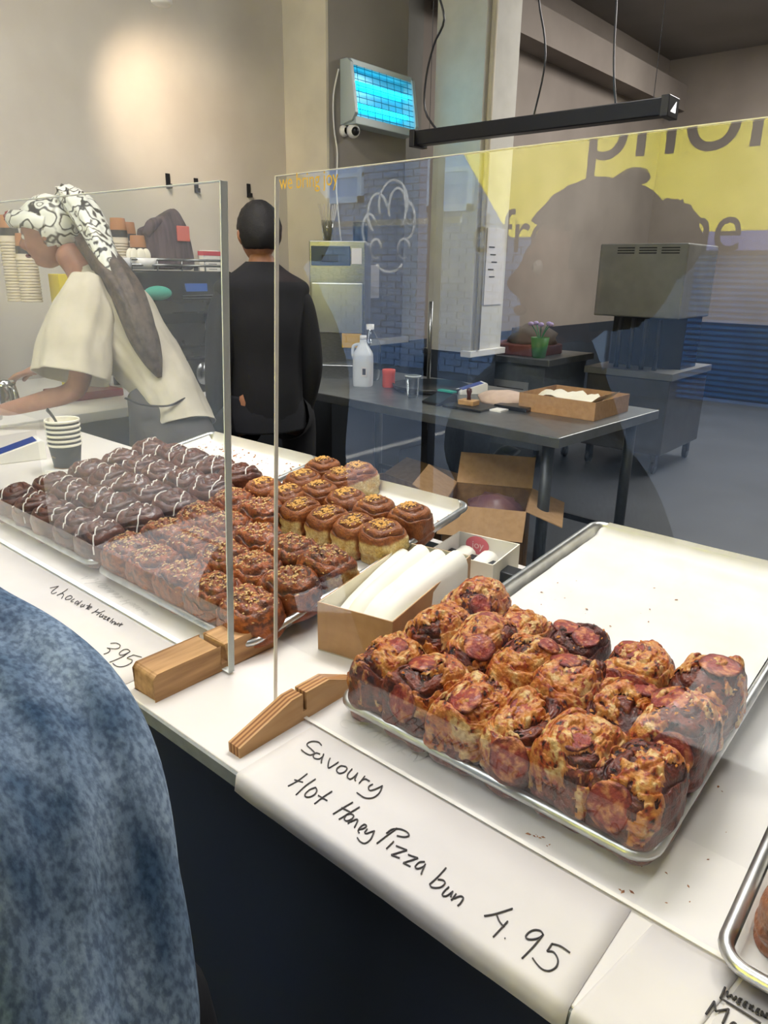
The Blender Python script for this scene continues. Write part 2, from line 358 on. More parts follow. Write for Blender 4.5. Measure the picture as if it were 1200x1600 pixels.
# papers with writing
def strokes(crop, sc, z, data):
    out = []
    for st in data:
        out.append([HZ(crop[0]+x/sc, crop[1]+y/sc, z) for x, y in st])
    return out
SAV = [[(250,178),(232,158),(195,152),(165,162),(160,178),(190,205),(205,225),(180,238),(148,225),(123,205)],
[(240,232),(215,225),(198,240),(205,258),(235,262),(258,245),(262,232)],[(262,232),(250,268),(248,288)],
[(303,258),(292,285),(292,318),(320,305),(355,282)],[(370,305),(348,320),(345,340),(362,352),(390,345),(408,325),(400,310),(370,305)],
[(440,325),(415,355),(412,378),(430,388),(455,372),(475,350)],[(475,350),(458,385),(462,400)],[(520,370),(500,395),(484,415)],[(500,395),(525,388),(550,402)],
[(570,420),(545,435),(548,458),(575,455),(610,440),(630,430)],[(630,430),(610,475),(570,505),(520,505),(480,480),(470,473)],
[(160,355),(100,400),(40,433)],[(80,393),(133,408)],[(212,388),(150,430),(90,487)],[(212,440),(175,455),(148,480),(150,498),(175,500),(205,485),(220,460),(212,440)],
[(315,465),(260,500),(205,543)],[(228,490),(285,523)],[(445,533),(380,570),(322,607)],[(375,567),(430,595)],[(487,563),(425,600),(358,640)],
[(428,603),(400,615),(392,640),(410,650),(440,635),(450,615),(428,603)],[(440,640),(415,665)],[(430,655),(465,640),(475,648),(455,690)],
[(480,705),(515,695),(530,680),(515,672),(490,690),(478,712),(485,725)],[(535,700),(520,720),(530,728),(560,718),(580,712)],[(580,712),(555,765),(520,790),(490,778),(473,755)],
[(720,695),(660,740),(595,790)],[(655,727),(690,702),(740,700),(785,720),(795,742),(765,750),(720,742)],[(700,778),(655,823)],
[(715,805),(783,832)],[(783,832),(685,862)],[(685,862),(738,882)],[(790,860),(852,882)],[(852,882),(760,912)],[(760,912),(805,935)],
[(895,905),(860,908),(835,935),(850,948),(885,935),(898,920)],[(898,920),(880,960),(872,982)],[(1027,943),(975,1000),(925,1045)],[(925,1045),(940,1065),(990,1065),(1020,1040),(1010,1020),(975,1015)],
[(1045,1062),(1015,1090),(1005,1115),(1030,1118),(1070,1090)],[(1070,1090),(1060,1110),(1058,1125)],[(1090,1105),(1060,1145)],[(1075,1135),(1115,1120),(1135,1130),(1120,1160),(1100,1180)]]
P495 = [[(308,441),(400,425),(550,378)],[(415,430),(440,490),(478,535)],[(508,487),(450,550),(385,620)],[(483,630),(488,634)],
[(810,600),(790,570),(740,560),(690,580),(662,615),(680,638),(730,640),(780,625),(812,600)],[(812,600),(730,700),(630,803)],
[(1040,755),(960,700),(885,678)],[(885,678),(845,742)],[(845,742),(900,750),(935,810),(925,870),(870,908),(810,900),(760,855),(720,800)]]
CHO = [[(120,192),(160,183),(210,172)],[(210,172),(160,210),(135,235),(150,250),(190,235)],[(305,200),(250,240),(192,268)],[(225,250),(250,245),(262,262),(240,300)],
[(300,280),(280,300),(290,312),(330,305),(352,285),(335,270),(300,280)],[(375,305),(345,320),(340,332),(365,335)],[(405,325),(380,345),(385,355),(410,350),(420,335),(405,325)],
[(455,325),(425,350),(400,372)],[(465,360),(440,375),(445,388),(475,375),(485,362)],[(485,362),(470,388)],[(545,355),(510,395),(495,410)],[(505,375),(540,380)],
[(510,405),(550,395),(555,385),(530,388),(512,408),(530,415)],[(625,410),(590,435),(555,452)],[(590,437),(640,448)],[(690,428),(640,450),(605,472)],
[(660,460),(640,475),(635,490),(660,488),(680,470)],[(680,470),(665,500)],[(685,485),(715,490)],[(715,490),(675,510)],[(675,510),(705,518)],[(715,520),(745,510),(735,500),(715,520),(728,532)],
[(780,510),(745,545)],[(775,535),(758,558)],[(762,552),(790,540),(800,550),(785,570)],[(810,550),(800,570),(830,560)],[(838,553),(825,580)],[(870,555),(840,590)],[(840,565),(880,572)],
[(750,768),(810,765),(850,785),(840,815),(790,825),(715,815)],[(715,815),(745,830),(730,860),(680,880)],[(955,850),(930,830),(885,835),(845,865),(850,888),(890,885),(940,862)],[(955,850),(870,910),(740,965)],
[(1075,912),(990,888)],[(990,888),(925,920),(975,940),(960,975),(890,1008),(820,1008),(775,975)]]
WKD = [[(530,425),(490,520),(455,595)],[(455,595),(700,740),(1090,990)],[(570,490),(560,575)],[(560,575),(630,545)],[(630,545),(660,615)],[(660,615),(705,570)],
[(760,600),(715,665),(765,690)],[(760,600),(800,615)],[(735,640),(775,650)],[(850,650),(815,715),(855,735)],[(850,650),(885,665)],[(830,685),(865,700)],
[(930,700),(910,765)],[(975,715),(925,735)],[(925,735),(965,800)],[(1045,760),(1010,825),(1060,850)],[(1045,760),(1080,780)],[(1030,795),(1060,808)],
[(1110,800),(1090,865)],[(1110,800),(1150,890)],[(1190,830),(1160,900)],[(1250,850),(1220,930)],[(1250,850),(1290,880),(1280,930),(1220,930)],
[(230,845),(360,645)],[(360,645),(385,800)],[(385,800),(585,765)],[(585,765),(490,990)],[(600,1040),(620,1000),(660,975),(700,1000),(690,1040),(640,1060),(600,1040)]]
def paper(x0, x1, label, lift=0, y1=.552, hang=.022, seed=0, slant=0):
    r_ = random.Random(seed); V = []; F = []; nx = 24
    prof = [(y1, .0006), (.50, .0006), (.45, .0007), (.432, .001), (.4265, -.001), (.4245, -.008), (.424-.002, -hang)]
    for i in range(nx+1):
        t = i/nx; x = x0+(x1-x0)*t
        for k_, (y, z) in enumerate(prof):
            n = .0009*pn(x*18, y*20, seed)
            V.append((x+slant*(y-.43), y+(n*1.5 if k_ > 4 else 0), CT+z+lift+max(n, 0)*.9))
    m_ = len(prof)
    for i in range(nx):
        for j in range(m_-1): F.append((i*m_+j, (i+1)*m_+j, (i+1)*m_+j+1, i*m_+j+1))
    o = ob('paper_strip', V, F, M_paper, smooth=True); s_ = o.modifiers.new('thick', 'SOLIDIFY'); s_.thickness = .0004
    return tag(o, label, 'paper sign', None)
p1 = paper(HZ(357,1217,CT)[0]+.0, -.157, 'white paper strip hand-lettered for the savoury pizza buns, folded over the counter edge', seed=1)
for _a, _b in ((0, 11), (11, 17), (17, 26), (26, 38), (38, len(SAV))): curve_ob('handwriting', strokes((440,1120), 4., CT+.0022, SAV[_a:_b]), M_ink, p1, r=.0008)
curve_ob('handwritten_price', strokes((700,1350), 5.4545, CT+.0022, P495), M_ink, p1, r=.0008)
p2 = paper(-1.95, -.86, 'white paper strip hand-lettered for the chocolate hazelnut buns beside the denim sleeve', seed=2)
curve_ob('handwriting', strokes((60,890), 6.6667, CT+.0024, CHO[:13]), M_ink, p2, r=.00065); curve_ob('handwriting', strokes((60,890), 6.6667, CT+.0024, CHO[13:-6]), M_ink, p2, r=.00065)
curve_ob('handwritten_price', strokes((60,890), 6.6667, CT+.0024, CHO[-6:]), M_ink, p2, r=.00065)
p3 = paper(-.154, HZ(1092,1590,CT)[0]-.004, 'blank white paper strip between the lettered strips at bottom right', seed=3, slant=.15)
p4 = paper(HZ(1092,1590,CT)[0], .25, 'white paper strip lettered WEEKEND in the bottom right corner', seed=5, lift=.0004, slant=.15)
curve_ob('handwriting', strokes((1080,1500), 10., CT+.003, WKD), M_ink, p4, r=.0009)

# acrylic screens
M_edge = mat('acrylic_edge', 'f0f5f3', rough=.35, emit=None, spec=.6)
M_edgel = mat('acrylic_edge_pale', 'e8e3da', rough=.3)
YS = .556
def screen(name, x0, x0t, x1, x1t, z0, ztl, ztr, y, th, label, em):
    o = empty(name, ((x0+x1)/2, y, z0), label=label, cat='screen'); cx = (x0+x1)/2
    A = [(x0, z0), (x1, z0), (x1t, ztr), (x0t, ztl)]; e = .0015
    V = [(x-cx, -th/2, z-z0) for x, z in A]+[(x-cx, th/2, z-z0) for x, z in A]
    ob('acrylic_sheet', V, [(0, 1, 2, 3), (7, 6, 5, 4), (0, 4, 5, 1), (1, 5, 6, 2), (2, 6, 7, 3), (3, 7, 4, 0)], ACRYLIC, o)
    def strip(a, b, na, wd=.0012, thk=th):
        (xa, za), (xb, zb) = a, b; d = np.array([xb-xa, zb-za]); d /= np.linalg.norm(d); n = np.array([-d[1], d[0]])*wd
        q = [(xa, za), (xb, zb), (xb+n[0], zb+n[1]), (xa+n[0], za+n[1])]
        V = [(x-cx, -thk/2-.0002, z-z0) for x, z in q]+[(x-cx, thk/2+.0002, z-z0) for x, z in q]
        ob(na, V, [(0, 1, 2, 3), (7, 6, 5, 4), (0, 4, 5, 1), (1, 5, 6, 2), (2, 6, 7, 3), (3, 7, 4, 0)], em, o)
    strip(A[1], A[2], 'polished_edge', wd=.0015); strip(A[3], A[0], 'polished_edge', wd=.0015); strip(A[2], A[3], 'top_edge', wd=.0008); strip(A[0], A[1], 'bottom_edge', wd=.001)
    return o
a = HY(432, 275, YS); b = HY(1200, 183, YS); c0 = HY(430, 1098, YS)
zr = a[2]+(b[2]-a[2])/(b[0]-a[0])*(.1-a[0])
sR = screen('acrylic_screen', c0[0], a[0], .1, .1, CT+.003, a[2], zr, YS, .005, 'clear acrylic counter screen in front of the pizza bun tray', M_edgel)
t = HY(436, 297, YS)
text_ob('lettering', 'we bring joy', .021, mat('yellow_print', 'e0b13c', rough=.5), sR, (t[0]-sR.location[0]+.004, -.0028, t[2]-sR.location[2]), (math.pi/2, 0, .0), ext=.0, sx=.82)
YL = .561
a2 = HY(350, 282, YL); b2 = HY(130, 303, YL); c2 = HY(362, 1050, YL)
zl = a2[2]+(b2[2]-a2[2])/(b2[0]-a2[0])*(-2.2-a2[0])
sL = screen('acrylic_screen', -2.2, -2.2, c2[0], a2[0], CT+.003, zl, a2[2], YL, .010, 'thick clear acrylic counter screen in front of the sweet bun trays', M_edge)

# wooden feet
M_wood = mat('worn_softwood', 'd0a574', '8f6844', rough=.65, scale=9, stretch=(9, .9, 9), bump=.3, bscale=8, contrast=.9, detail=7)
M_ply = mat('birch_ply_face', 'cba170', 'b98c58', rough=.5, scale=9, stretch=(6, 1, 6))
M_plyd = mat('ply_edge_dark', '8a5a34', rough=.7); M_plyl = mat('ply_edge_light', 'c08e5a', rough=.7)
def block_foot():
    p0 = HZ(244, 1097, CT); ang = 0
    bx = empty('wooden_foot', (p0[0]-.025, p0[1]+.09, CT), label='chunky worn softwood block foot with a knot, under the left screen', cat='screen stand')
    gy = YL-(p0[1]+.09)
    prof = [(-.09, 0), (.125, 0), (.125, .036), (gy+.0055, .036), (gy+.0055, .012), (gy-.0055, .012), (gy-.0055, .036), (-.085, .036), (-.09, .031)]
    n = len(prof); V = [(-.027, y, z) for y, z in prof]+[(.027, y, z) for y, z in prof]
    V = [(x*.98, y, z*1.1) for x, y, z in V]
    F = [(i, (i+1) % n, n+(i+1) % n, n+i) for i in range(n)]
    F += [(7, 8, 0, 5, 6), (0, 1, 4, 5), (1, 2, 3, 4)]; F += [tuple(n+i for i in f)[::-1] for f in [(7, 8, 0, 5, 6), (0, 1, 4, 5), (1, 2, 3, 4)]]
    o = ob('block', V, F, M_wood, bx); bevel(o, .0022)
    Vk, Fk = lathe([(.0001, .0004), (.006, .0006), (.008, 0)], 16)
    ob('knot', [(.0266+z*.8, .098+x*.8, .020+y*1.5) for x, y, z in Vk], Fk, mat('wood_knot', '5d3a22', '7a4c2b', rough=.7, scale=200), bx)
block_foot()
def ply_foot():
    p0 = HZ(376, 1186, CT)
    o = empty('plywood_foot', (p0[0]-.012, p0[1]+.085, CT), label='tapered birch plywood foot with layered edge, under the right screen', cat='screen stand')
    gy = YS-(p0[1]+.085)
    prof = [(-.085, 0), (.125, 0), (.125, .014), (.07, .040), (gy+.003, .040), (gy+.003, .014), (gy-.003, .014), (gy-.003, .040), (gy-.022, .040), (-.085, .014)]
    n = len(prof); th = .022; ly = 7
    for i in range(ly):
        x0 = -th/2+th*i/ly; x1 = x0+th/ly
        if i % 2: q = [(y*.998, z*.995) for y, z in prof]
        else: q = prof
        V = [(x0, y, z) for y, z in q]+[(x1, y, z) for y, z in q]
        F = [(i_, (i_+1) % n, n+(i_+1) % n, n+i_) for i_ in range(n)]; side = [(0, 5, 6, 7, 8, 9), (0, 1, 2, 3, 4, 5)]
        F += side+[tuple(n+i_ for i_ in f)[::-1] for f in side]
        ob('ply_layer', V, F, M_ply if i in (0, ly-1) else (M_plyd if i % 2 else M_plyl), o)
ply_foot()

# ================================================================== TRAYS
class Tray: pass
def make_tray(x0, y0, W, L, rise, run, label, liner_label, left=True):
    t = Tray(); t.ang = math.atan2(rise, run); t.o = (x0, y0, CT+.004); t.W, t.L = W, L
    root = empty('baking_tray', t.o, (t.ang, 0, 0), label=label, cat='baking tray'); t.root = root
    def rr_(ins, z, rad=.03, n=6):
        pts = []; r_ = max(rad-ins, .008)
        for (cx, cy, a0) in ((W-ins-r_, ins+r_, -90), (W-ins-r_, L-ins-r_, 0), (ins+r_, L-ins-r_, 90), (ins+r_, ins+r_, 180)):
            for k_ in range(n+1):
                a = math.radians(a0+90*k_/n); pts.append((cx+r_*math.cos(a), cy+r_*math.sin(a), z))
        return pts
    loops = [rr_(.019, .0), rr_(.017, .001), rr_(.0135, .017), rr_(.0122, .0215), rr_(.0085, .0252), rr_(.004, .0248), rr_(.0005, .0215), rr_(.0, .018), rr_(.002, .0145), rr_(.0065, .0145), rr_(.0105, .0125), rr_(.0165, -.0005), rr_(.019, -.0015)]
    n = len(loops[0]); V = sum(loops, []); F = []
    for i in range(len(loops)-1):
        for j in range(n): F.append((i*n+j, i*n+(j+1) % n, (i+1)*n+(j+1) % n, (i+1)*n+j))
    F.append(tuple(range(n))); F.append(tuple((len(loops)-1)*n+j for j in range(n))[::-1])
    ob('pan', V, F, M_alu, root, smooth=True)
    # baking paper
    nx, ny = 40, 56; V = []; sd = x0*10
    for j in range(ny+1):
        for i in range(nx+1):
            u = -.004+(W+.008)*i/nx; v = -.0+(L+.004)*j/ny
            u = max(u, .019) if not left else u
            e = min(u-.010 if left else 9, W-.010-u, v-.012); ef = min(L-.010-v, 9)
            e = min(e, ef); zz = .0015+max(0, .012-e)*1.55
            zz = min(zz, .0205 if v < L-.02 else .030)+.0016*fbm(u*14, v*14, sd, 3)*(.3+.7*(e > .03))
            if v < .03 or u < .03 or u > W-.03: zz = min(zz, .019)
            uu = min(max(u, .0145), W-.0145); vv = max(v, .0145); vv = min(vv, L-.0125)
            V.append((uu, vv, max(zz, .0012)))
    F = [(j*(nx+1)+i, j*(nx+1)+i+1, (j+1)*(nx+1)+i+1, (j+1)*(nx+1)+i) for j in range(ny) for i in range(nx)]
    ob_ = ob('baking_paper', V, F, M_parch, smooth=True, loc=t.o, rot=(t.ang, 0, 0)); tag(ob_, liner_label, 'baking paper')
    return t
T1 = make_tray(-.587, .59, .433, .777, .055, .775, 'aluminium baking tray holding the pepperoni pizza buns', 'baking paper lining the pizza bun tray, rising past its far rim', left=False)
T2 = make_tray(-1.233, .598, .456, .606, .088, .6, 'aluminium baking tray holding the nut-topped and caramel buns', 'baking paper lining the tray of nut and caramel buns')
T3 = make_tray(-1.712, .600, .462, .64, .088, .6, 'aluminium baking tray holding the iced chocolate buns', 'crumb-strewn baking paper lining the chocolate bun tray')
T4 = make_tray(-.083, .530, .45, .6, .06, .6, 'aluminium baking tray cut off at the right edge of the photo', 'baking paper inside the tray cut off at the right edge')
rs = empty('tray_riser', (-.9, 1.12, CT), label='low dark rail propping up the far ends of the baking trays', cat='riser')
box_ob('rail', (-.80, -.02, 0), (.75, .02, .030), M_dark, rs, bv=.003)
for x in (-.7, .0, .7): box_ob('rail_foot', (x-.02, -.03, 0), (x+.02, .03, .012), M_dark, rs)

# ================================================================== BUNS
def bun_surface(kind, seed, Wx, Wy, H, cuts=(), nr=44, ns=76, rot=0.):
    rg = np.random.default_rng(seed); off = rg.uniform(0, 60, 3)
    th = np.linspace(0, 2*np.pi, ns, endpoint=False); ph = np.linspace(0, 1, nr)
    PH, TH = np.meshgrid(ph, th, indexing='ij')
    n_ = {'choc': 2.7, 'nut': 3.2, 'caramel': 3.0, 'pizza': 4.2}[kind]
    R = (np.abs(np.cos(TH))**n_+np.abs(np.sin(TH))**n_)**(-1/n_); R = R*(1+.035*np.sin(3*TH+off[0])+.025*np.sin(5*TH+off[1]))
    top = .62
    e = np.where(PH < top, PH/top, 1.)*np.pi/2
    pa, pb_ = {'choc': (.80, .72), 'nut': (.76, .66), 'caramel': (.78, .66), 'pizza': (.70, .60)}[kind]
    sr = np.sin(e)**pa; cz = np.cos(e)**pb_
    zb = .42*H
    side = np.clip((PH-top)/(1-top), 0, 1)
    r = R*sr*(1-.05*side**2); z = zb+(H-zb)*cz; z = np.where(PH > top, zb*(1-side), z)
    x = r*np.cos(TH)*Wx; y = r*np.sin(TH)*Wy
    rho = sr*R; rn = np.clip(sr, 0, 1)
    pitch = {'choc': .36, 'nut': .36, 'caramel': .33, 'pizza': .42}[kind]
    wob = .22*pn(np.cos(TH)*1.5+off[0], np.sin(TH)*1.5+off[1], rho*2)
    s = rn/pitch-(TH+rot)/(2*np.pi)+wob; f = s-np.floor(s); g = np.minimum(f, 1-f)
    topw = 1-side; inner = sstep(.02, .12, rn)
    groove = np.exp(-(g/.085)**2)*(PH < top)*inner*(rn < .97)
    ridge = np.sqrt(np.clip(1-(2*f-1)**2, 0, 1))
    ga, ra = {'choc': (.0075, .0055), 'nut': (.006, .005), 'caramel': (.0055, .0045), 'pizza': (.0025, .0018)}[kind]
    dz = (-ga*groove+ra*ridge)*np.cos(e)**.25*(PH < top)
    tl_ = rg.uniform(-.10, .10, 2) if kind != 'caramel' else rg.uniform(-.05, .05, 2); dz = dz+(x*tl_[0]+y*tl_[1])*np.cos(e)**.3*(PH < top)
    lam = np.sin(s*2*np.pi*5+6*pn(x*60, y*60, off[2]))      # thin laminations of the dough
    dz = dz+.0004*lam*(PH < top)
    nz = fbm(x*30+off[0], y*30+off[1], z*30+off[2], 4)
    dz = dz+.0016*nz*topw
    if kind == 'pizza': dz = dz+(.0075*fbm(x*22+off[1], y*22, off[0], 3)-.0015*groove)*topw*np.cos(e)**.2
    if kind == 'pizza': dz = dz+.0022*fbm(x*62+off[2], y*62, z*50, 3)*topw
    if kind == 'choc': dz = dz+.003*fbm(x*38+off[1], y*38, off[0], 3)*topw
    if kind == 'nut': dz = dz+.0058*fbm(x*46+off[1], y*46, off[0], 4)*topw
    rd = .0012*np.sin(z/H*26+3*pn(TH*1.2, z*30, off[0]))*(PH >= top)+.0016*nz*(PH >= top*.8)
    ang = np.abs((PH < top)*0.)
    cutm = np.zeros_like(x)
    for cd_ in cuts:   # flat torn face where the neighbour was pulled away
        a = {'front': -np.pi/2, 'right': 0., 'back': np.pi/2, 'left': np.pi}[cd_]
        proj = (np.cos(TH)*np.cos(a)+np.sin(TH)*np.sin(a))
        cm = sstep(.66, .72, proj)*sstep(top*.84, top*.92, PH+.02*nz); cutm = np.maximum(cutm, cm)
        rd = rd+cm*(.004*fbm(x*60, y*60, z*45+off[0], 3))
    x = x+rd*np.cos(TH); y = y+rd*np.sin(TH); z = np.maximum(z+dz, 0)
    if kind == 'pizza' or kind == 'nut':
        h2 = H*.10*pn(x*14+off[0], y*14+off[1], off[2]); z = z+np.where(z > H*.5, h2, 0)
    # colour of the baked dough, in linear rgb
    L = lambda c: np.array(srgb(c)[:3])
    n1 = np.clip(.5+.5*fbm(x*45+off[2], y*45+off[0], z*45, 4), 0, 1)[..., None]; n2 = np.clip(.5+.7*fbm(x*90+off[2], y*90, z*90, 3), 0, 1)[..., None]
    gr = np.clip(groove, 0, 1)[..., None]; sd_ = side[..., None]
    if kind == 'choc':
        C = L('3e2018')*(1-n1)+L('7f4730')*n1; C = C*(1-.7*gr)+L('170d0c')*.7*gr; C = C*(1-.25*(lam[..., None] > .3))
        lowc = L('6b4029')*(1-n2)+L('8a5a3a')*n2; C = C*(1-sd_*.8)+lowc*sd_*.8
    elif kind == 'caramel':
        C = L('80401c')*(1-n1)+L('b56c2f')*n1; C = C*(1-.85*gr)+L('2a130d')*.85*gr; C = C*(1-.25*(lam[..., None] > .3))
        cen = np.exp(-(rn/.42)**2)[..., None]; C = C*(1-.75*cen)+L('2b1510')*.75*cen
        C = C*(1-sd_*.6)+L('7a3d20')*sd_*.6
    elif kind == 'nut':
        C = L('7a3518')*(1-n1)+L('c26e30')*n1; dk = sstep(.52, .68, n2[..., 0]*.6+n1[..., 0]*.45)[..., None]*(1-sd_); C = C*(1-.7*dk)+L('221210')*.7*dk
        C = C*(1-.8*gr)+L('1f0f0c')*.8*gr; C = C*(1-.2*(lam[..., None] > .3)); C = C*(1-sd_*.5)+L('9a5026')*sd_*.5
    else:
        C = L('5e2415')*(1-n1)+L('93401f')*n1; dk = sstep(.50, .66, n2[..., 0]*.55+n1[..., 0]*.45)[..., None]; C = C*(1-.75*dk)+L('25110d')*.75*dk
        C = C*(1-.6*gr)+L('2b0f0b')*.6*gr; C = C*(1-sd_*.6)+(L('5b2a18')*(1-n1)+L('8f4a25')*n1)*sd_*.6
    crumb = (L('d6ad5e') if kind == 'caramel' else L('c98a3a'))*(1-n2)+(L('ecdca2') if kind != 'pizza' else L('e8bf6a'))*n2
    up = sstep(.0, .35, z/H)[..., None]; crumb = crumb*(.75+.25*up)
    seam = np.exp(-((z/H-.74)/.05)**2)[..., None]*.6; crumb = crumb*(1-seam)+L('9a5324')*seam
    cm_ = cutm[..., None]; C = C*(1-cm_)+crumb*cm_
    return dict(x=x, y=y, z=z, C=C, rn=rn, TH=TH, PH=PH, top=top, side=side, nr=nr, ns=ns, off=off, Wx=Wx, Wy=Wy, H=H, groove=groove)
def grid_faces(nr, ns, mask=None):
    F = []
    for i in range(nr-1):
        for j in range(ns):
            j2 = (j+1) % ns
            if mask is not None and not (mask[i, j] and mask[i, j2] and mask[i+1, j] and mask[i+1, j2]): continue
            if i == 0: F.append((0, i*ns+ns+j, i*ns+ns+j2) if True else 0)
            else: F.append((i*ns+j, (i+1)*ns+j, (i+1)*ns+j2, i*ns+j2))
    return F
def compact(V, F):
    used = sorted({i for f in F for i in f}); mp = {a: b for b, a in enumerate(used)}
    return V[used], [tuple(mp[i] for i in f) for f in F], used
def bun_mesh(B, name, m):
    V = np.stack([B['x'], B['y'], B['z']], -1).reshape(-1, 3); F = grid_faces(B['nr'], B['ns'])
    n = len(V); ns = B['ns']; F.append(tuple((B['nr']-1)*ns+j for j in range(ns))[::-1])
    return me(name, V, F, m, True, cols=B['C'].reshape(-1, 3))
def surf_z(B, px, py):
    """height of the bun's top at local points"""
    X = B['x'].ravel(); Y = B['y'].ravel(); Z = B['z'].ravel(); k = B['PH'].ravel() < B['top']*.999
    X, Y, Z = X[k], Y[k], Z[k]; px = np.asarray(px).ravel(); py = np.asarray(py).ravel(); out = np.zeros(len(px))
    for i in range(len(px)):
        d = (X-px[i])**2+(Y-py[i])**2; j = np.argpartition(d, 5)[:5]; w_ = 1/(d[j]+1e-7); out[i] = (Z[j]*w_).sum()/w_.sum()
    return out
def crumbs_mesh(B, name, m, n, spread, size, rg, center=(0, 0)):
    V, F = [], []
    a = rg.normal(0, spread, (n, 2))*np.array([B['Wx'], B['Wy']])+np.array(center); a = a[(np.abs(a[:, 0]) < B['Wx']*.85) & (np.abs(a[:, 1]) < B['Wy']*.85)]
    zs = surf_z(B, a[:, 0], a[:, 1])
    for (x, y), z in zip(a, zs):
        s_ = size*rg.uniform(.6, 1.5); q = rg.uniform(0, 6.28); c, d = math.cos(q), math.sin(q); n0 = len(V)
        for (ux, uy, uz) in ((1.5, 0, 0), (0, .7, .1), (-1.4, 0, 0), (0, -.7, .1), (.2, 0, .65)): V.append((x+(ux*c-uy*d)*s_, y+(ux*d+uy*c)*s_, z+(uz-.05)*s_+.0003))
        F += [(n0, n0+1, n0+4), (n0+1, n0+2, n0+4), (n0+2, n0+3, n0+4), (n0+3, n0, n0+4), (n0, n0+3, n0+2, n0+1)]
    return me(name, V, F, m)
M_bun = mat('baked_dough', 'ffffff', 'd8d0c8', rough=.40, attr='Col', scale=260, bump=.5, bscale=380, coat=.18, detail=3)
M_bunc = mat('chocolate_dough', 'ffffff', 'cfc4bc', rough=.36, attr='Col', scale=260, bump=.3, bscale=420, coat=.3, detail=3)
M_nut = mat('crushed_hazelnut', 'e6b968', 'cf9548', rough=.6, scale=300)
M_seed = mat('chopped_nuts', 'dcc08a', 'b98a4b', rough=.55, scale=300)
M_ice = mat('white_icing', 'ece5dc', rough=.35)
M_cheese = mat('melted_cheese', 'ffffff', 'dccdbc', rough=.36, attr='Col', scale=200, bump=.6, bscale=260, coat=.15)
M_pep = mat('pepperoni', 'ffffff', 'd8c4bc', rough=.42, attr='Col', scale=240, bump=.6, bscale=300, coat=.12)
M_char = mat('charred_topping', '1c1411', '2b1d17', rough=.7, scale=200, bump=.6)
ordn = ['first', 'second', 'third', 'fourth', 'fifth', 'sixth', 'seventh']
def place(t, name, u, v, label, cat, group, rot=0, h=0.003):
    M = Matrix.Translation(t.o) @ Matrix.Rotation(t.ang, 4, 'X') @ Matrix.Translation((u, v, h)) @ Matrix.Rotation(rot, 4, 'Z')
    o = link(name, None); o.matrix_world = M; o.empty_display_size = .02
    return tag(o, label, cat, group)

# --- chocolate buns with icing (tray 3)
chv = []
for k_ in range(5):
    B = bun_surface('choc', 100+k_, .051, .048, .066, rot=k_*1.3); chv.append((B, bun_mesh(B, 'swirl_dough', M_bunc)))
ci = 0
for r_ in range(5):
    ncol = 5
    for c_ in range(ncol):
        u = .046+c_*.0925+random.uniform(-.003, .003); v = .056+r_*.0885+random.uniform(-.003, .003)
        k_ = (ci*3+r_) % 5; B, msh = chv[k_]; ci += 1
        where = 'front row' if r_ == 0 else ('back row' if r_ == 4 else ordn[r_]+' row from the front')
        p = place(T3, 'chocolate_bun', u, v, f'iced chocolate swirl bun, {where}, {ordn[c_]} from left', 'bun', 'iced chocolate buns on the left tray', 0)
        link('swirl_dough', msh, p)
        dl = []
        for ck in range(20):
            yy = np.linspace(-.043, .043, 26); cst = ck*.058; xx = cst-.6*(v+yy)-u; xx = xx+.005*np.sin((u+v)*30+yy*75+ck*2)+.002*pn(yy*60, ck*5, ci)
            kk = np.abs(xx) < .043; yy, xx = yy[kk], xx[kk]
            if len(xx) < 5: continue
            zz = surf_z(B, xx, yy)
            zz = zz-np.clip(np.abs(yy)-.037, 0, 1)*2.0
            dl.append([(a, b, c+.0012) for a, b, c in zip(xx, yy, zz)])
        curve_ob('icing_drizzle', dl, M_ice, p, r=.0015, smooth=False)
# --- nut and caramel buns (tray 2)
ntv = []
for k_ in range(5):
    cut = ('right',) if k_ == 4 else ()
    B = bun_surface('nut', 200+k_, .049, .046, .064, cuts=cut, rot=k_*1.7); rg = np.random.default_rng(k_)
    ntv.append((B, bun_mesh(B, 'swirl_dough', M_bun), crumbs_mesh(B, 'chopped_nuts', M_seed, 120, .45, .0023, rg)))
ni = 0
def nutbun(u, v, k_, label):
    B, a, b = ntv[k_]; p = place(T2, 'praline_bun', u, v, label, 'bun', 'nut-topped buns on the middle tray'); link('swirl_dough', a, p); q = link('chopped_nuts', b, p); q['kind'] = 'stuff'
for r_, v in enumerate((.055, .140, .222)):
    for c_, u in enumerate((.048, .138, .228, .318, .406)):
        k_ = 4 if (r_, c_) == (2, 4) else (c_+2*r_) % 4
        extra = ' with pale cut side' if k_ == 4 else ''
        nutbun(u+random.uniform(-.002, .002), v+random.uniform(-.003, .003), k_, f'nut-sprinkled caramel bun{extra}, {["front","middle","rear"][r_]} row, {ordn[c_]} from left')
for i, (u, v) in enumerate(((.045, .305), (.135, .308))): nutbun(u, v, i+1, f'nut-sprinkled caramel bun behind the rear row, {["far left", "beside the crumb-topped buns"][i]}')
cav = {}
for k_, cut in enumerate(((), ('front',), ('right',), ('front', 'right'), ())):
    B = bun_surface('caramel', 300+k_, .041, .041, .066, cuts=cut, rot=k_*1.1, nr=50, ns=84); rg = np.random.default_rng(30+k_)
    cav[k_] = (B, bun_mesh(B, 'swirl_dough', M_bun), crumbs_mesh(B, 'nut_crumbs', M_nut, 150, .24, .0021, rg, (rg.uniform(-.008, .008), rg.uniform(-.008, .008))))
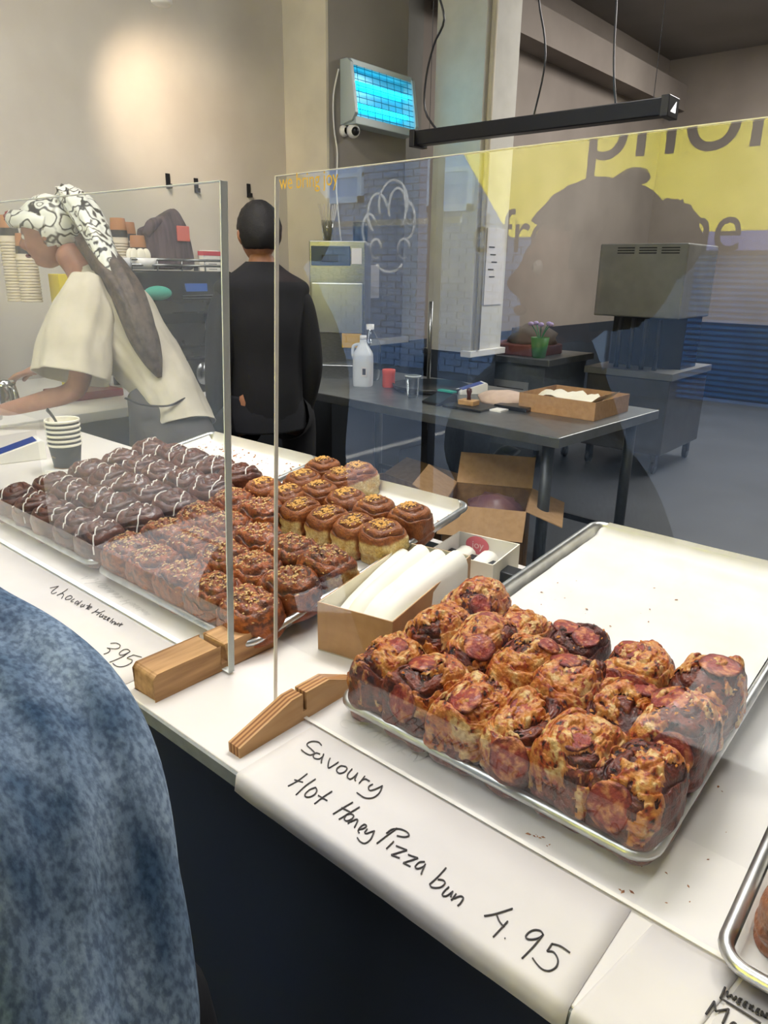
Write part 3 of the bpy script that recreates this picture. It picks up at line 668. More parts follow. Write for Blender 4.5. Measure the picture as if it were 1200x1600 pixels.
cl = [(.055,.385,0,'left end of its front row, deep brown'),(.135,.385,0,'front row beside the deep brown one'),(.205,.352,1,'front row with cut yellow side, leftmost cut face'),(.283,.352,1,'front row with cut yellow side, second cut face'),(.355,.352,1,'front row with cut yellow side, third cut face'),(.42,.360,3,'right end of the front row, cut yellow side'),
(.10,.462,0,'second row, leftmost'),(.178,.435,4,'second row, second from the left'),(.258,.435,0,'second row, third from the left'),(.335,.437,4,'second row, fourth from the left'),(.418,.447,4,'right end of the second row, standing apart'),
(.08,.545,4,'back rows, leftmost'),(.165,.515,3,'back rows with cut side, before the last'),(.085,.58,0,'last row far left'),(.175,.582,3,'last row far right with pale cut side')]
for u, v, k_, d in cl[:13]+[cl[14]]:
    B, a, b = cav[k_]; p = place(T2, 'caramel_bun', u+.0, min(v, .56), 'glazed caramel bun topped with golden crumbs, '+d, 'bun', 'crumb-topped caramel buns on the middle tray')
    link('swirl_dough', a, p); q = link('nut_crumbs', b, p); q['kind'] = 'stuff'

# --- pepperoni pizza buns (tray 1)
Lc = lambda c: np.array(srgb(c)[:3])
def pepperoni(B, p, cx, cy, r, seed, tilt=0):
    nr_, ns_ = 7, 28; rr0 = min(math.hypot(cx, cy), .999); th = math.atan2(cy, cx) % (2*math.pi)
    ph = B['top']*(math.asin(min(rr0, .98)**(1/.7))/(math.pi/2) if rr0 < .95 else .80)
    i0 = int(round(ph*(B['nr']-1))); j0 = int(round(th/(2*math.pi)*B['ns'])) % B['ns']; ns = B['ns']
    P3 = lambda i, j: np.array([B['x'][min(max(i, 0), B['nr']-1), j % ns], B['y'][min(max(i, 0), B['nr']-1), j % ns], B['z'][min(max(i, 0), B['nr']-1), j % ns]])
    di = 9; C0 = np.mean([P3(i0+a, j0+b) for a in (-6, 0, 6) for b in (-6, 0, 6)], axis=0)
    tr = P3(i0+di, j0)-P3(max(i0-di, 1), j0); tt = P3(max(i0, 12), j0+10)-P3(max(i0, 12), j0-10)
    N = np.cross(tr, tt); N = N/(np.linalg.norm(N)+1e-9); N = N if N[2] > -.1 else -N
    if rr0 < .25: N = np.array([0, 0, 1.])
    N = N*.85+np.array([.0, -.05, .15]); N /= np.linalg.norm(N)
    U = np.cross(N, [0, 1., .2]); U /= np.linalg.norm(U); Wv = np.cross(N, U)
    C0 = C0+N*((.0062 if rr0 < .95 else .0068)+.0015*math.sin(seed))
    V = [(0., 0.)]+[(r*i/nr_*(1+.05*math.sin(2*a+seed)+.03*math.sin(5*a+seed))*math.cos(a), r*i/nr_*(1+.05*math.sin(2*a+seed)+.03*math.sin(5*a+seed))*math.sin(a)) for i in range(1, nr_+1) for a in [2*math.pi*j/ns_ for j in range(ns_)]]
    V = np.array(V); d = np.hypot(V[:, 0], V[:, 1])/r
    hgt = -.0030*d**2+.0012*np.sin(V[:, 0]/r*2.5+seed)+.0018*np.clip(d-.8, 0, 1)*5*.3+.0008*fbm(V[:, 0]*140, V[:, 1]*140, seed, 3)
    V3 = C0+V[:, :1]*U+V[:, 1:]*Wv+hgt[:, None]*N
    n1 = np.clip(.5+.8*fbm(V[:, 0]*110+seed, V[:, 1]*110, seed*.3, 3), 0, 1)[:, None]
    C = Lc('8a2a20')*(1-n1)+Lc('b04a34')*n1; C = C*(1-(d[:, None] > .86)*.45)
    n2 = sstep(.66, .80, n1); C = C*(1-n2)+Lc('cf8450')*n2
    F = [(0, 1+j, 1+(j+1) % ns_) for j in range(ns_)]
    for i in range(nr_-1):
        for j in range(ns_): F.append((1+i*ns_+j, 1+(i+1)*ns_+j, 1+(i+1)*ns_+(j+1) % ns_, 1+i*ns_+(j+1) % ns_))
    nb = len(V3); low = V3-N*.003
    VV = np.vstack([V3, low]); F2 = F+[tuple(nb+i for i in f)[::-1] for f in F]
    o_ = 1+(nr_-1)*ns_; F2 += [(o_+j, nb+o_+j, nb+o_+(j+1) % ns_, o_+(j+1) % ns_) for j in range(ns_)]
    ob('pepperoni_slice', VV, F2, M_pep, p, True, cols=np.vstack([C, C*.7]))
def pizza(u, v, seed, label, peps, cover=.0, W=(.041, .052), H=.084, cuts=(), rot=0, dark=0, h=.003):
    B = bun_surface('pizza', seed, W[0], W[1], H, cuts=cuts, nr=96, ns=150, rot=rot*3)
    if dark: B['C'] = B['C']*(1-dark)+Lc('4a1a14')*dark
    p = place(T1, 'pizza_bun', u, v, label, 'bun', 'pepperoni pizza buns on the front tray', rot, h)
    link('swirl_dough', bun_mesh(B, 'swirl_dough', M_bun), p)
    off = B['off']; x, y, z = B['x'], B['y'], B['z']
    f1 = fbm(x*17+off[0]*2, y*17+off[1], z*9, 4)+.30*fbm(x*80, y*80+off[1], z*60, 2)
    f1 = f1+cover-1.3*sstep(.15, .75, B['side'])-.25*sstep(B['top']*.85, B['top']*1.08, B['PH'])+.12*np.cos(B['PH']*3)
    thr = .02; mk = f1 > thr; thick = np.clip((f1-thr)*.022, 0, .0048)+.0006
    nx_ = np.cos(B['TH'])*sstep(.35, .8, B['PH']); ny_ = np.sin(B['TH'])*sstep(.35, .8, B['PH'])
    V = np.stack([x+nx_*thick, y+ny_*thick, z+thick*(1-.7*sstep(.4, .9, B['PH']))+.0008*fbm(x*150, y*150, z*150, 2)], -1).reshape(-1, 3)
    F = grid_faces(96, 150, mk)
    if F:
        n1 = np.clip(.5+.75*fbm(x*60+off[1], y*60+off[2], z*60, 4), 0, 1)[..., None]; n2 = np.clip(.5+.8*fbm(x*120+off[1], y*120, z*120, 3), 0, 1)[..., None]
        C = Lc('c46d28')*(1-n1)+Lc('dba658')*n1; ora = sstep(.56, .78, n2); C = C*(1-ora)+Lc('a3401c')*ora
        pale = sstep(.66, .82, n1)*(1-ora); C = C*(1-pale*.8)+Lc('e0c084')*pale*.8
        br = sstep(.16, .0, (f1-thr))[..., None]*.55; C = C*(1-br)+Lc('8a3a1a')*br
        spk = sstep(.96, .995, n2); C = C*(1-spk)+Lc('3a1d12')*spk
        V, F, used = compact(V, F); ob('melted_cheese', V, F, M_cheese, p, True, cols=C.reshape(-1, 3)[used])
    for i, (cx, cy, r) in enumerate(peps): pepperoni(B, p, cx, cy, r*.92, seed*7+i)
    # charred flakes
    rg = np.random.default_rng(seed+5); q = link('charred_bits', crumbs_mesh(B, 'charred_bits', M_char, 26, .5, .0024, rg), p); q['kind'] = 'stuff'
    q = link('cheese_shreds', crumbs_mesh(B, 'cheese_shreds', mat('cheese_shred', 'd99a4a', 'c46f2a', rough=.4, scale=200, coat=.3), 22, .5, .0026, rg), p); q['kind'] = 'stuff'
R1, R2, R3, R4 = .062, .168, .262, .30
PZ = [(.047, R1, 11, 'pizza bun with burnt left side at the tray corner nearest the plywood foot', [(.1, .15, .019)], .20, dict(rot=.15, H=.082)),
(.117, R1-.003, 12, 'front-row pizza bun with two dark pepperoni slices, beside the burnt corner bun', [(-.35, .05, .021), (.15, -1, .024)], -.05, dict(rot=-.1)),
(.188, R1-.003, 13, 'front-row pizza bun with a curled cheesy cap over black filling', [(.05, -.45, .023)], .22, dict(H=.078)),
(.254, R1, 14, 'front-row pizza bun with one big round pepperoni facing out and a pale cheese patch', [(.20, -.98, .026), (-.1, .1, .018)], .2, dict(H=.082, rot=.1)),
(.322, R1, 15, 'front-row pizza bun with cheese streaks running down its face', [(.0, -.35, .022)], .28, dict(H=.084)),
(.391, R1, 16, 'large dark pizza bun at the near right corner with an orange cheese ribbon', [(-.10, -1, .027)], -.05, dict(H=.088, rot=-.1, dark=.2)),
(.052, R2, 17, 'cheese-covered pizza bun behind the burnt corner bun', [(-.2, .5, .017)], .45, dict(H=.084)),
(.122, R2+.004, 18, 'second-row pizza bun with two pepperoni slices side by side and a pulled-open front', [(.0, .35, .022), (.35, -.5, .022)], .4, dict(H=.088, cuts=('front',))),
(.192, R2+.004, 19, 'second-row pizza bun with a speckled cheese slab on top', [(.4, .3, .017)], .5, dict(H=.086, cuts=('front',))),
(.258, R2-.004, 20, 'second-row pizza bun with pale melted cheese, at the middle of the tray', [(-.3, .1, .020)], .40, dict(H=.084)),
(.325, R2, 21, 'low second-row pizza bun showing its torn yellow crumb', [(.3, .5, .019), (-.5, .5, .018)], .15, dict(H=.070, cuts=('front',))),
(.392, R2-.003, 22, 'right-hand pizza bun with two pepperoni slices overlapping at its front', [(-.40, .25, .024), (.30, -.95, .025)], -.05, dict(H=.088)),
(.050, R3, 23, 'pizza bun with charred left shoulder, second from the back on the left side', [(-.1, .1, .020), (.6, -.4, .018)], .2, dict(H=.088, cuts=('right',))),
(.215, R3+.004, 24, 'dark red pepperoni-wrapped pizza bun standing alone against bare paper', [(-.4, .1, .022), (.4, -.1, .020), (-.2, -.98, .022), (.6, -.8, .019)], -.3, dict(H=.074, dark=.55, cuts=())),
(.310, R3-.010, 25, 'ragged-topped pizza bun with a torn pale right side, left of the far right bun', [(-.4, .1, .021), (-.4, -.9, .021), (.35, -.95, .023)], .15, dict(H=.083, cuts=('right',))),
(.392, R3+.004, 26, 'pizza bun with a charred pepperoni dome at the far right end', [(.25, .1, .026)], .05, dict(H=.086, dark=.2)),
(.125, R3-.004, 27, 'cheesy pizza bun in the third row, right of the charred-shoulder bun', [(0, .1, .018)], .4, dict(H=.060))]
for u, v, sd, lb, pp, cov, k in PZ: pizza(u, v, sd, lb, pp, cover=cov, W=(.0395, .056) if sd != 24 else (.040, .044), **k)

# scattered crumbs
def scatter(name, t, regs, n, size, m, label):
    rg = np.random.default_rng(len(name)+n); V, F = [], []
    for _ in range(n):
        u0, u1, v0, v1 = regs[rg.integers(len(regs))]; u, v = rg.uniform(u0, u1), rg.uniform(v0, v1); s_ = size*rg.uniform(.4, 1.5); q = rg.uniform(0, 6.28); c, d = math.cos(q), math.sin(q); n0 = len(V)
        for (ux, uy, uz) in ((1.5, 0, 0), (0, .8, .1), (-1.3, 0, 0), (0, -.6, .1), (.2, 0, .5)): V.append((u+(ux*c-uy*d)*s_, v+(ux*d+uy*c)*s_, .0028+uz*s_))
        F += [(n0, n0+1, n0+4), (n0+1, n0+2, n0+4), (n0+2, n0+3, n0+4), (n0+3, n0, n0+4)]
    o = ob(name, V, F, m, loc=t.o, rot=(t.ang, 0, 0)); tag(o, label, 'crumbs', kind='stuff')
M_crumb = mat('pastry_crumb', '8a4a25', 'b87c44', rough=.7, scale=200)
scatter('pastry_crumbs', T3, [(.02, .44, .46, .62)], 150, .0028, M_crumb, 'brown flakes scattered on the bare paper of the chocolate bun tray')
scatter('pastry_crumbs', T2, [(.20, .43, .49, .58), (.3, .44, .26, .3)], 34, .002, M_crumb, 'few orange crumbs on the bare paper beside the caramel buns')
scatter('pastry_crumbs', T1, [(.05, .25, .42, .6)], 16, .0018, M_crumb, 'oily crumbs on the bare paper of the pizza tray')
class _C: pass
tc_ = _C(); tc_.o = (-.3, .56, CT-.0025); tc_.ang = 0
scatter('pastry_crumbs', tc_, [(.16, .24, .0, .15), (.12, .2, 0, .06), (.02, .05, .01, .02), (.1, .22, -.02, .3)], 26, .0016, M_crumb, 'reddish crumbs on the white counter by the right tray')
p = place(T4, 'round_bun', .062, .08, 'golden bun just showing in the tray at the right edge', 'bun', None); B, a, b = cav[0]; link('swirl_dough', a, p)

# ================================================================== BOXES ON THE COUNTER
def open_box(name, x0, y0, wx, ly, h, ang, label, mo, mi, hfront=None, z=CT, front_label=None):
    o = empty(name, (x0, y0, z), (0, 0, ang), label=label, cat='box'); t_ = .002; hf = hfront or h
    box_ob('base_panel', (0, 0, 0), (wx, ly, t_), mi, o)
    for nm, a, b in (('front_panel', (0, 0, 0), (wx, t_, hf)), ('back_panel', (0, ly-t_, 0), (wx, ly, h)), ('side_panel', (0, t_, 0), (t_, ly-t_, h)), ('side_panel', (wx-t_, t_, 0), (wx, ly-t_, h))):
        box_ob(nm, a, b, mo, o)
        d = .0006; a2_ = list(a); b2_ = list(b)
        if 'front' in nm: a2_[1], b2_[1] = b[1], b[1]+d
        elif 'back' in nm: a2_[1], b2_[1] = a[1]-d, a[1]
        elif a[0] == 0: a2_[0], b2_[0] = b[0], b[0]+d
        else: a2_[0], b2_[0] = a[0]-d, a[0]
        box_ob('white_lining', a2_, b2_, mi, o)
    return o
A = HZ(497, 1015, CT); Bp = HZ(612, 1050, CT); wbx = float(np.linalg.norm(Bp-A)); an = math.atan2(Bp[1]-A[1], Bp[0]-A[0])
b1 = open_box('kraft_box', A[0], A[1], wbx, .30, .083, an-.0, 'long open kraft box of folded greaseproof sheets beside the pizza tray', M_kraft, M_creamcard)
M_wax = mat('greaseproof_sheet', 'f0ece2', 'e8e3d6', rough=.55, scale=12, bump=.1)
for i, (ox, h0, an_) in enumerate(((.004, .070, -.08), (.030, .085, -.02), (.056, .082, .03), (.084, .088, .08))):
    V = []; nx, ny = 10, 14; r_ = .023
    for j in range(ny+1):
        v = .012+.25*j/ny
        for i_ in range(nx+1):
            a_ = math.pi*(1-i_/nx); x = ox+r_+(r_)*math.cos(a_)*(1); z_ = (h0-.03+.034*math.sin(a_)+.012*(j/ny))*(1-.35*math.exp(-j*.9))
            if i_ == 0 or i_ == nx: z_ = .004
            V.append((x+an_*(v-.1), v, z_+.0015*pn(x*40, v*30, i)))
    F = [(j*(nx+1)+i_, j*(nx+1)+i_+1, (j+1)*(nx+1)+i_+1, (j+1)*(nx+1)+i_) for j in range(ny) for i_ in range(nx)]
    M = Matrix.Translation(b1.location) @ Matrix.Rotation(an, 4, 'Z')
    o = ob('folded_sheet', V, F, M_wax, smooth=True); o.matrix_world = M
    tag(o, f'folded white greaseproof sheet in the kraft box, {ordn[i]} from the left', 'paper sheet', 'greaseproof sheets in the kraft box')
A = HZ(715, 925, CT)
b2 = open_box('sticker_box', -.80, 1.02, .17, .12, .045, .15, 'small white-lined card box with a pink sticker behind the sheet box', M_white, M_white, h and .04 if False else .035) if False else None
b2 = open_box('sticker_box', -.775, 1.045, .135, .13, .055, .15, 'small white-lined card box with a pink sticker, behind the sheet box', M_creamcard, M_white)
st = MB()
Vs, Fs = lathe([(.0005, .0006), (.026, .0006), (.026, 0)], 28); ob('pink_sticker', [(x+.045, .126-z-.0008, .034+y*.75) for x, y, z in Vs], Fs, mat('pink_sticker', 'e0707e', rough=.5), b2)
text_ob('sticker_lettering', 'joy', .022, mat('sticker_print', 'f2c9cc', rough=.5), b2, (.033, .1240, .028), (math.pi/2, 0, 0), ext=.0003)
text_ob('lid_lettering', '', .01, M_white, b2) if False else None
for i in range(2):
    V, F = loft([(.03+i*.05, .02, .02), (.035+i*.05, .1, .026)], [(.018, .012), (.02, .014)], 4, n=14)
    o = ob('rolled_napkin', V, F, M_wax, smooth=True, loc=b2.location, rot=(0, 0, .15)); tag(o, ['left', 'right'][i]+'-hand white paper roll in the small box with the pink sticker', 'paper roll')

# ================================================================== CUPS AND CARD READER ON THE COUNTER
M_cupk = mat('black_paper_cup', '23262b', rough=.5); M_cupin = mat('cup_cream', 'efe9d8', rough=.5)
pc = HZ(107, 737, CT)
hb = empty('cup_holder', (pc[0], pc[1], CT), label='white card sleeve with a round hole holding the espresso cups', cat='cup holder')
V, F = lathe([(.037, .0), (.062, .0), (.062, .018), (.037, .018), (.037, 0)], 8); ob('card_sleeve', [(x*1.1, y*1.1, z) for x, y, z in V], F, M_white, hb)
for i in range(6):
    z0 = CT+.004+i*.0135
    o = empty('espresso_cup', (pc[0], pc[1], z0),  label=f'black paper espresso cup, {["bottom of the stack, on the white sleeve", "second from the bottom of the stack", "third from the bottom of the stack", "fourth from the bottom of the stack", "second from the top of the stack", "top of the stack with a black spoon in it"][i]}', cat='cup', group='stacked black espresso cups on the counter')
    CS = 1.32
    V, F = lathe([(a*CS, b*CS) for a, b in [(.0, .002), (.0245, .002), (.0245, 0), (.0255, 0), (.034, .061), (.0335, .0612), (.0245, .003), (.0, .003)]], 30); ob('cup_wall', V, F, M_cupk, o, True)
    V, F = lathe([(a*CS, b*CS) for a, b in [(.0335, .058), (.0355, .059), (.0362, .0615), (.0352, .0638), (.0338, .063), (.0335, .060)]], 30); ob('rolled_rim', V, F, M_cupin, o, True)
    if i == 5: V, F = lathe([(a*CS, b*CS) for a, b in [(.0333, .0612), (.0243, .004), (0, .004)]], 30); ob('cream_lining', V, F, M_cupin, o, True)
    if i == 0:
        V, F = lathe([(a*CS, b*CS) for a, b in [(.0258, .0), (.0275, .012)]], 30); ob('kraft_band', V, F, M_kraft, o, True)
        text_ob('cup_lettering', 'All', .013, mat('gold_print', 'a88a5a', rough=.5), o, (.0, -.0415, .045), (math.pi/2-.12, 0, .25))
V, F = loft([(.004, -.005, .02), (-.018, -.01, .065), (-.040, -.02, .095)], [(.006, .002), (.007, .002), (.009, .003)], 5, n=10)
tag(ob('plastic_spoon', V, F, M_black, smooth=True, loc=(pc[0], pc[1], CT+.085)), 'black plastic spoon leaning in the top espresso cup', 'spoon')
rp = HZ(20, 722, CT)
def card_reader(loc, rz, label, sc=1.0):
    o = empty('card_reader', loc, (0, 0, rz), label=label, cat='card reader')
    prof = [(-.08, 0), (.08, 0), (.08, .055), (.07, .062), (-.075, .022), (-.08, .016)]; n = len(prof)
    V = [(-.04, y*sc, z*sc) for y, z in prof]+[(.04, y*sc, z*sc) for y, z in prof]
    bevel(ob('body', V, [(i, (i+1) % n, n+(i+1) % n, n+i) for i in range(n)]+[tuple(range(n))[::-1], tuple(n+i for i in range(n))], M_white, o), .003)
    a_, b_ = prof[4], prof[3]; q = []
    for t_ in (.08, .92):
        for x in (-.034, .034): q.append((x, (a_[0]+(b_[0]-a_[0])*t_)*sc, (a_[1]+(b_[1]-a_[1])*t_)*sc+.0012))
    ob('screen', q, [(0, 1, 3, 2)], mat('reader_screen', '2a3f86', '31488f', rough=.15, scale=8, emit=('2a3f86', .25)), o)
    return o
card_reader((rp[0]-.02, rp[1]+.02, CT), -.25, 'white card reader with a tilted blue screen left of the espresso cups')

# ================================================================== BACK TABLE
TZ = .85
tb = empty('prep_table', (-2.1, 3.05, 0), (0, 0, -.06), label='grey steel prep table with round legs behind the counter', cat='table')
box_ob('tabletop', (-1.30, -.36, TZ-.045), (.80, .58, TZ), M_steelt, tb, bv=.004)
for x, y in ((-1.08, -.27), (.70, -.27), (.70, .50), (-1.08, .50)):
    MB().tube([(x, y, 0), (x, y, TZ-.045)], .027, 16).ob('leg', mat('grey_leg', '4c4f52', rough=.4, metal=.6), tb, True)
box_ob('stretcher', (-1.06, .49, .2), (.68, .51, .23), M_dark, tb)
def open_box2():
    A = HZ(820, 642, TZ); Bq = HZ(930, 655, TZ); C = HZ(988, 637, TZ)
    o = open_box('kraft_tray_box', -1.775, 3.08, .40, .36, .085, -.02, 'shallow open kraft box of white papers on the prep table', M_kraft, M_kraft, z=TZ); return o
kb = open_box2()
M_cream = mat('cream_paper', 'efe8d2', rough=.6)
rnd = random.Random(8)
for i in range(5):
    V = []; nx = 8; w_, l_ = .11, .2; ox, oy = -1.72+i*.055, 3.12+rnd.uniform(0, .05); a_ = rnd.uniform(-.5, .5); ca, sa = math.cos(a_), math.sin(a_)
    for j in range(nx+1):
        for i_ in range(nx+1):
            x = w_*i_/nx; y = l_*j/nx; V.append((ox+x*ca-y*sa, oy+x*sa+y*ca, TZ+.045+.01*i+.03*math.sin(i_/nx*3+i)+.006*pn(x*30, y*30, i)))
    tag(ob('parchment_sheet', V, [(j*(nx+1)+i_, j*(nx+1)+i_+1, (j+1)*(nx+1)+i_+1, (j+1)*(nx+1)+i_) for j in range(nx) for i_ in range(nx)], M_cream, smooth=True), 'curled cream sheet in the shallow kraft box, '+ordn[i]+' from left', 'paper sheet', 'cream papers in the kraft box on the table')
# paper bags lying on table
def slab_blob(name, c, rx, ry, h, m, label, cat, seed=0, rz=0):
    V, F = ball((0, 0, 0), 1, 26, 14, lambda d: .12*float(pn(d[0]*2+seed, d[1]*2, d[2]*2)))
    V = [(x*rx, y*ry, max(0, (z*.9+.35))*h) for x, y, z in V]
    o = ob(name, V, F, m, smooth=True, loc=c, rot=(0, 0, rz)); return tag(o, label, cat)
slab_blob('paper_bag', (-1.93, 3.20, TZ), .14, .12, .05, mat('pinkish_paper', 'd9bfae', 'cdb2a0', rough=.8, scale=20), 'crumpled pale pink paper bag left of the kraft box on the prep table', 'paper bag', 3)
nb = HZ(770, 640, TZ)
box_ob('napkin_stack', (nb[0]-.07, nb[1]-.04, TZ), (nb[0]+.07, nb[1]+.03, TZ+.008), M_white); tag(bpy.data.objects['napkin_stack'], 'small stack of white napkins on the prep table edge', 'napkins')
box_ob('black_folder', (nb[0]-.02, nb[1]+.04, TZ), (nb[0]+.16, nb[1]+.17, TZ+.02), M_black, bv=.002); tag(bpy.data.objects['black_folder'], 'black folder beside the white napkins on the prep table', 'folder')
# milk jug
def milk_jug(px, py, label):
    p = HZ(px, py, TZ); o = empty('milk_jug', (p[0], p[1]+.05, TZ), (0, 0, .5), label=label, cat='milk jug')
    M_m = mat('milky_plastic', 'd9dcdc', rough=.4, trans=.0, sub=0)
    V, F = loft([(0, 0, 0), (0, 0, .01), (0, 0, .15), (0, 0, .19), (.0, 0, .235), (0, 0, .262)], [(.045, .045), (.055, .055), (.056, .056), (.05, .05), (.024, .024), (.018, .018)], 5, n=24, sq=3.2); ob('jug_body', V, F, M_m, o, True)
    V, F = lathe([(0, .285), (.019, .285), (.02, .262), (0, .262)], 20); ob('cap', V, F, M_white, o, True)
    MB().tube(smooth_path([(-.02, 0, .235), (-.055, 0, .225), (-.062, 0, .18), (-.048, 0, .14)], 5), .009, 10).ob('handle', M_m, o, True)
    box_ob('paper_label', (-.006+.01, -.0575, .06), (.035, -.056, .115), M_paper, o)
    box_ob('label_print', (.010, -.058, .07), (.029, -.0575, .105), M_ink, o); return o
milk_jug(558, 604, 'white translucent milk jug on the prep table, left of the red pot')
# clear carboy behind
p = HZ(566, 560, TZ); p = HP(566, 545, 4.15)
o = empty('water_bottle', (-2.95, 3.30, TZ), label='clear plastic bottle standing behind the milk jug', cat='bottle')
V, F = lathe([(0, .0), (.06, 0), (.065, .02), (.065, .2), (.055, .24), (.022, .29), (.02, .33), (0, .33)], 24); ob('bottle_body', V, F, CLEAR, o, True)
V, F = lathe([(.023, .30), (.024, .33), (0, .332)], 20); ob('cap', V, F, M_white, o, True)
p = HZ(600, 606, TZ); o = empty('red_pot', (p[0], p[1]+.04, TZ), label='small coral red pot on the prep table beside the milk jug', cat='pot')
M_coral = mat('coral_red', 'd9553f', rough=.5)
V, F = lathe([(0, 0), (.034, 0), (.036, .004), (.036, .095), (.0375, .1), (.034, .102), (.032, .02), (0, .02)], 26); ob('pot_wall', V, F, M_coral, o, True)
V, F = lathe([(.0365, .075), (.038, .078), (.038, .1), (.0365, .102)], 26); ob('lid_rim', V, F, M_coral, o, True)
p = HZ(639, 622, TZ); o = empty('plastic_tumbler', (p[0], p[1]+.03, TZ), label='clear plastic tumbler on the prep table', cat='tumbler')
V, F = lathe([(0, .001), (.027, .001), (.030, .01), (.041, .112), (.043, .113), (.041, .116), (.029, .012), (0, .006)], 26); ob('tumbler_wall', V, F, CLEAR, o, True)
V, F = lathe([(.041, .110), (.044, .112), (.044, .116), (.041, .117)], 26); ob('rolled_rim', V, F, mat('clear_rim', 'c9cfd0', rough=.3), o, True)
# tray round black, black mats, teal tin, stamp, reader
V, F = lathe([(0, .004), (.20, .004), (.215, .03), (.218, .03), (.205, .0), (0, 0)], 40); tag(ob('round_black_tray', V, F, M_black, smooth=True, loc=(-2.46, 3.27, TZ)), 'round black serving tray on the prep table behind the tumbler', 'serving tray')
p = HZ(676, 632, TZ)
o = empty('black_till_pad', (p[0], p[1]+.06, TZ), (0, 0, -.1), label='black sloping pad with a teal strip on the prep table', cat='stamp pad')
V = [(-.06, -.07, 0), (.06, -.07, 0), (.06, .07, 0), (-.06, .07, 0), (-.06, -.07, .012), (.06, -.07, .012), (.05, .05, .05), (-.05, .05, .05), (.055, .07, .045), (-.055, .07, .045)]
bevel(ob('pad_body', V, [(0, 3, 2, 1), (0, 1, 5, 4), (4, 5, 6, 7), (7, 6, 8, 9), (1, 2, 8, 6, 5), (3, 0, 4, 7, 9), (2, 3, 9, 8)], M_dark, o), .002)
box_ob('teal_strip', (-.05, .035, .052), (.05, .07, .06), mat('teal_plastic', '1e9a86', rough=.4), o)
box_ob('black_slate', (p[0]+.075, p[1]-.02, TZ), (p[0]+.30, p[1]+.16, TZ+.012), M_dark, bv=.002); tag(bpy.data.objects['black_slate'], 'flat black slate under the wooden rubber stamp', 'slate')
o = empty('rubber_stamp', (p[0]+.17, p[1]+.07, TZ+.012), label='wooden rubber stamp with an upright handle on the black slate', cat='stamp')
box_ob('stamp_block', (-.045, -.03, 0), (.045, .03, .025), M_ply, o, bv=.003); V, F = lathe([(0, .025), (.011, .025), (.009, .045), (.014, .065), (.012, .08), (0, .083)], 16); ob('stamp_handle', V, F, mat('mahogany', '4a1f18', rough=.3), o, True)
p = HZ(712, 618, TZ); card_reader((p[0]+.02, p[1]+.12, TZ+.0), -.6, 'white card terminal with a tilted screen on the prep table')
p = HZ(735, 632, TZ)
# steel grinder / brewer unit at the left end of the table
o = empty('ice_machine', (-3.20, 3.28, TZ), (0, 0, .62), label='tall stainless steel drinks machine with a yellow sticker against the pilaster', cat='drinks machine')
box_ob('cabinet', (-.17, -.02, .0), (.17, .30, .80), M_steel, o, bv=.006)
box_ob('front_door', (-.155, -.035, .27), (.155, -.02, .56), mat('steel_door', 'b9bcbd', 'adb0b1', rough=.35, metal=.8, scale=9), o, bv=.004)
box_ob('control_panel', (-.155, -.035, .66), (.08, -.022, .77), mat('slate_panel', '3d4a59', rough=.4), o, bv=.003)
box_ob('maker_plate', (.09, -.035, .67), (.15, -.022, .76), M_paper, o); box_ob('display', (-.09, -.038, .68), (.01, -.035, .72), M_black, o)
box_ob('yellow_sticker', (.03, -.0365, .18), (.15, -.020, .265), mat('yellow_sticker', 'd2a62a', rough=.5), o)
V, F = lathe([(0, 0), (.07, 0), (.07, .14), (.06, .15), (0, .15)], 24)
box_ob('drip_base', (-.17, -.10, 0), (.17, -.02, .08), M_steel, o, bv=.004)
V, F = lathe([(0, 0), (.045, 0), (.047, .09), (.043, .11), (0, .11)], 20); tag(ob('black_canister', V, F, mat('slate_canister', '3a434d', rough=.4), smooth=True, loc=(-3.19, 3.47, TZ+.802)), 'dark grey lidded canister standing on the steel machine', 'canister')
o = empty('straw_cup', (-3.33, 3.33, TZ+.80), label='clear cup of paper straws standing on the steel machine', cat='cup')
V, F = lathe([(0, 0), (.03, 0), (.042, .12), (.041, .12), (.028, .004), (0, .004)], 20); ob('cup_wall', V, F, CLEAR, o, True)
for i in range(12):
    a_ = i*2.4; MB().tube([(.012*math.cos(a_), .012*math.sin(a_), .004), (.06*math.cos(a_), .06*math.sin(a_), .21)], .0035, 6).ob('straw', mat('paper_straw', 'c9c0b2', rough=.7), o, True)
# floor stuff under/beside the table
def carton(name, x, y, w_, d_, h_, rz, label, flaps=(.5, .9, .7, 1.0), m=M_kraftd):
    o = empty(name, (x, y, 0), (0, 0, rz), label=label, cat='cardboard box'); t_ = .005
    for nm, a, b in (('panel', (-w_/2, -d_/2, 0), (w_/2, -d_/2+t_, h_)), ('panel', (-w_/2, d_/2-t_, 0), (w_/2, d_/2, h_)), ('panel', (-w_/2, -d_/2, 0), (-w_/2+t_, d_/2, h_)), ('panel', (w_/2-t_, -d_/2, 0), (w_/2, d_/2, h_)), ('base_panel', (-w_/2, -d_/2, 0), (w_/2, d_/2, t_))): box_ob(nm, a, b, m, o)
    fl = min(w_, d_)*.45
    for k_, (mx_, my_, L_, ax) in enumerate(((0, -d_/2, w_, 0), (0, d_/2, w_, math.pi), (-w_/2, 0, d_, -math.pi/2), (w_/2, 0, d_, math.pi/2))):
        f = MB().box((-L_/2, -fl, 0), (L_/2, 0, .004)).ob('flap', mat('card_light', 'b08c64', 'a5825b', rough=.85, scale=30), o)
        f.matrix_local = Matrix.Translation((mx_, my_, h_)) @ Matrix.Rotation(ax, 4, 'Z') @ Matrix.Rotation(flaps[k_], 4, 'X')
    return o
carton('cardboard_box', -1.66, 2.68, .36, .36, .52, .45, 'large open cardboard box with raised flaps beside the table leg', (.6, -.9, -.5, .35))
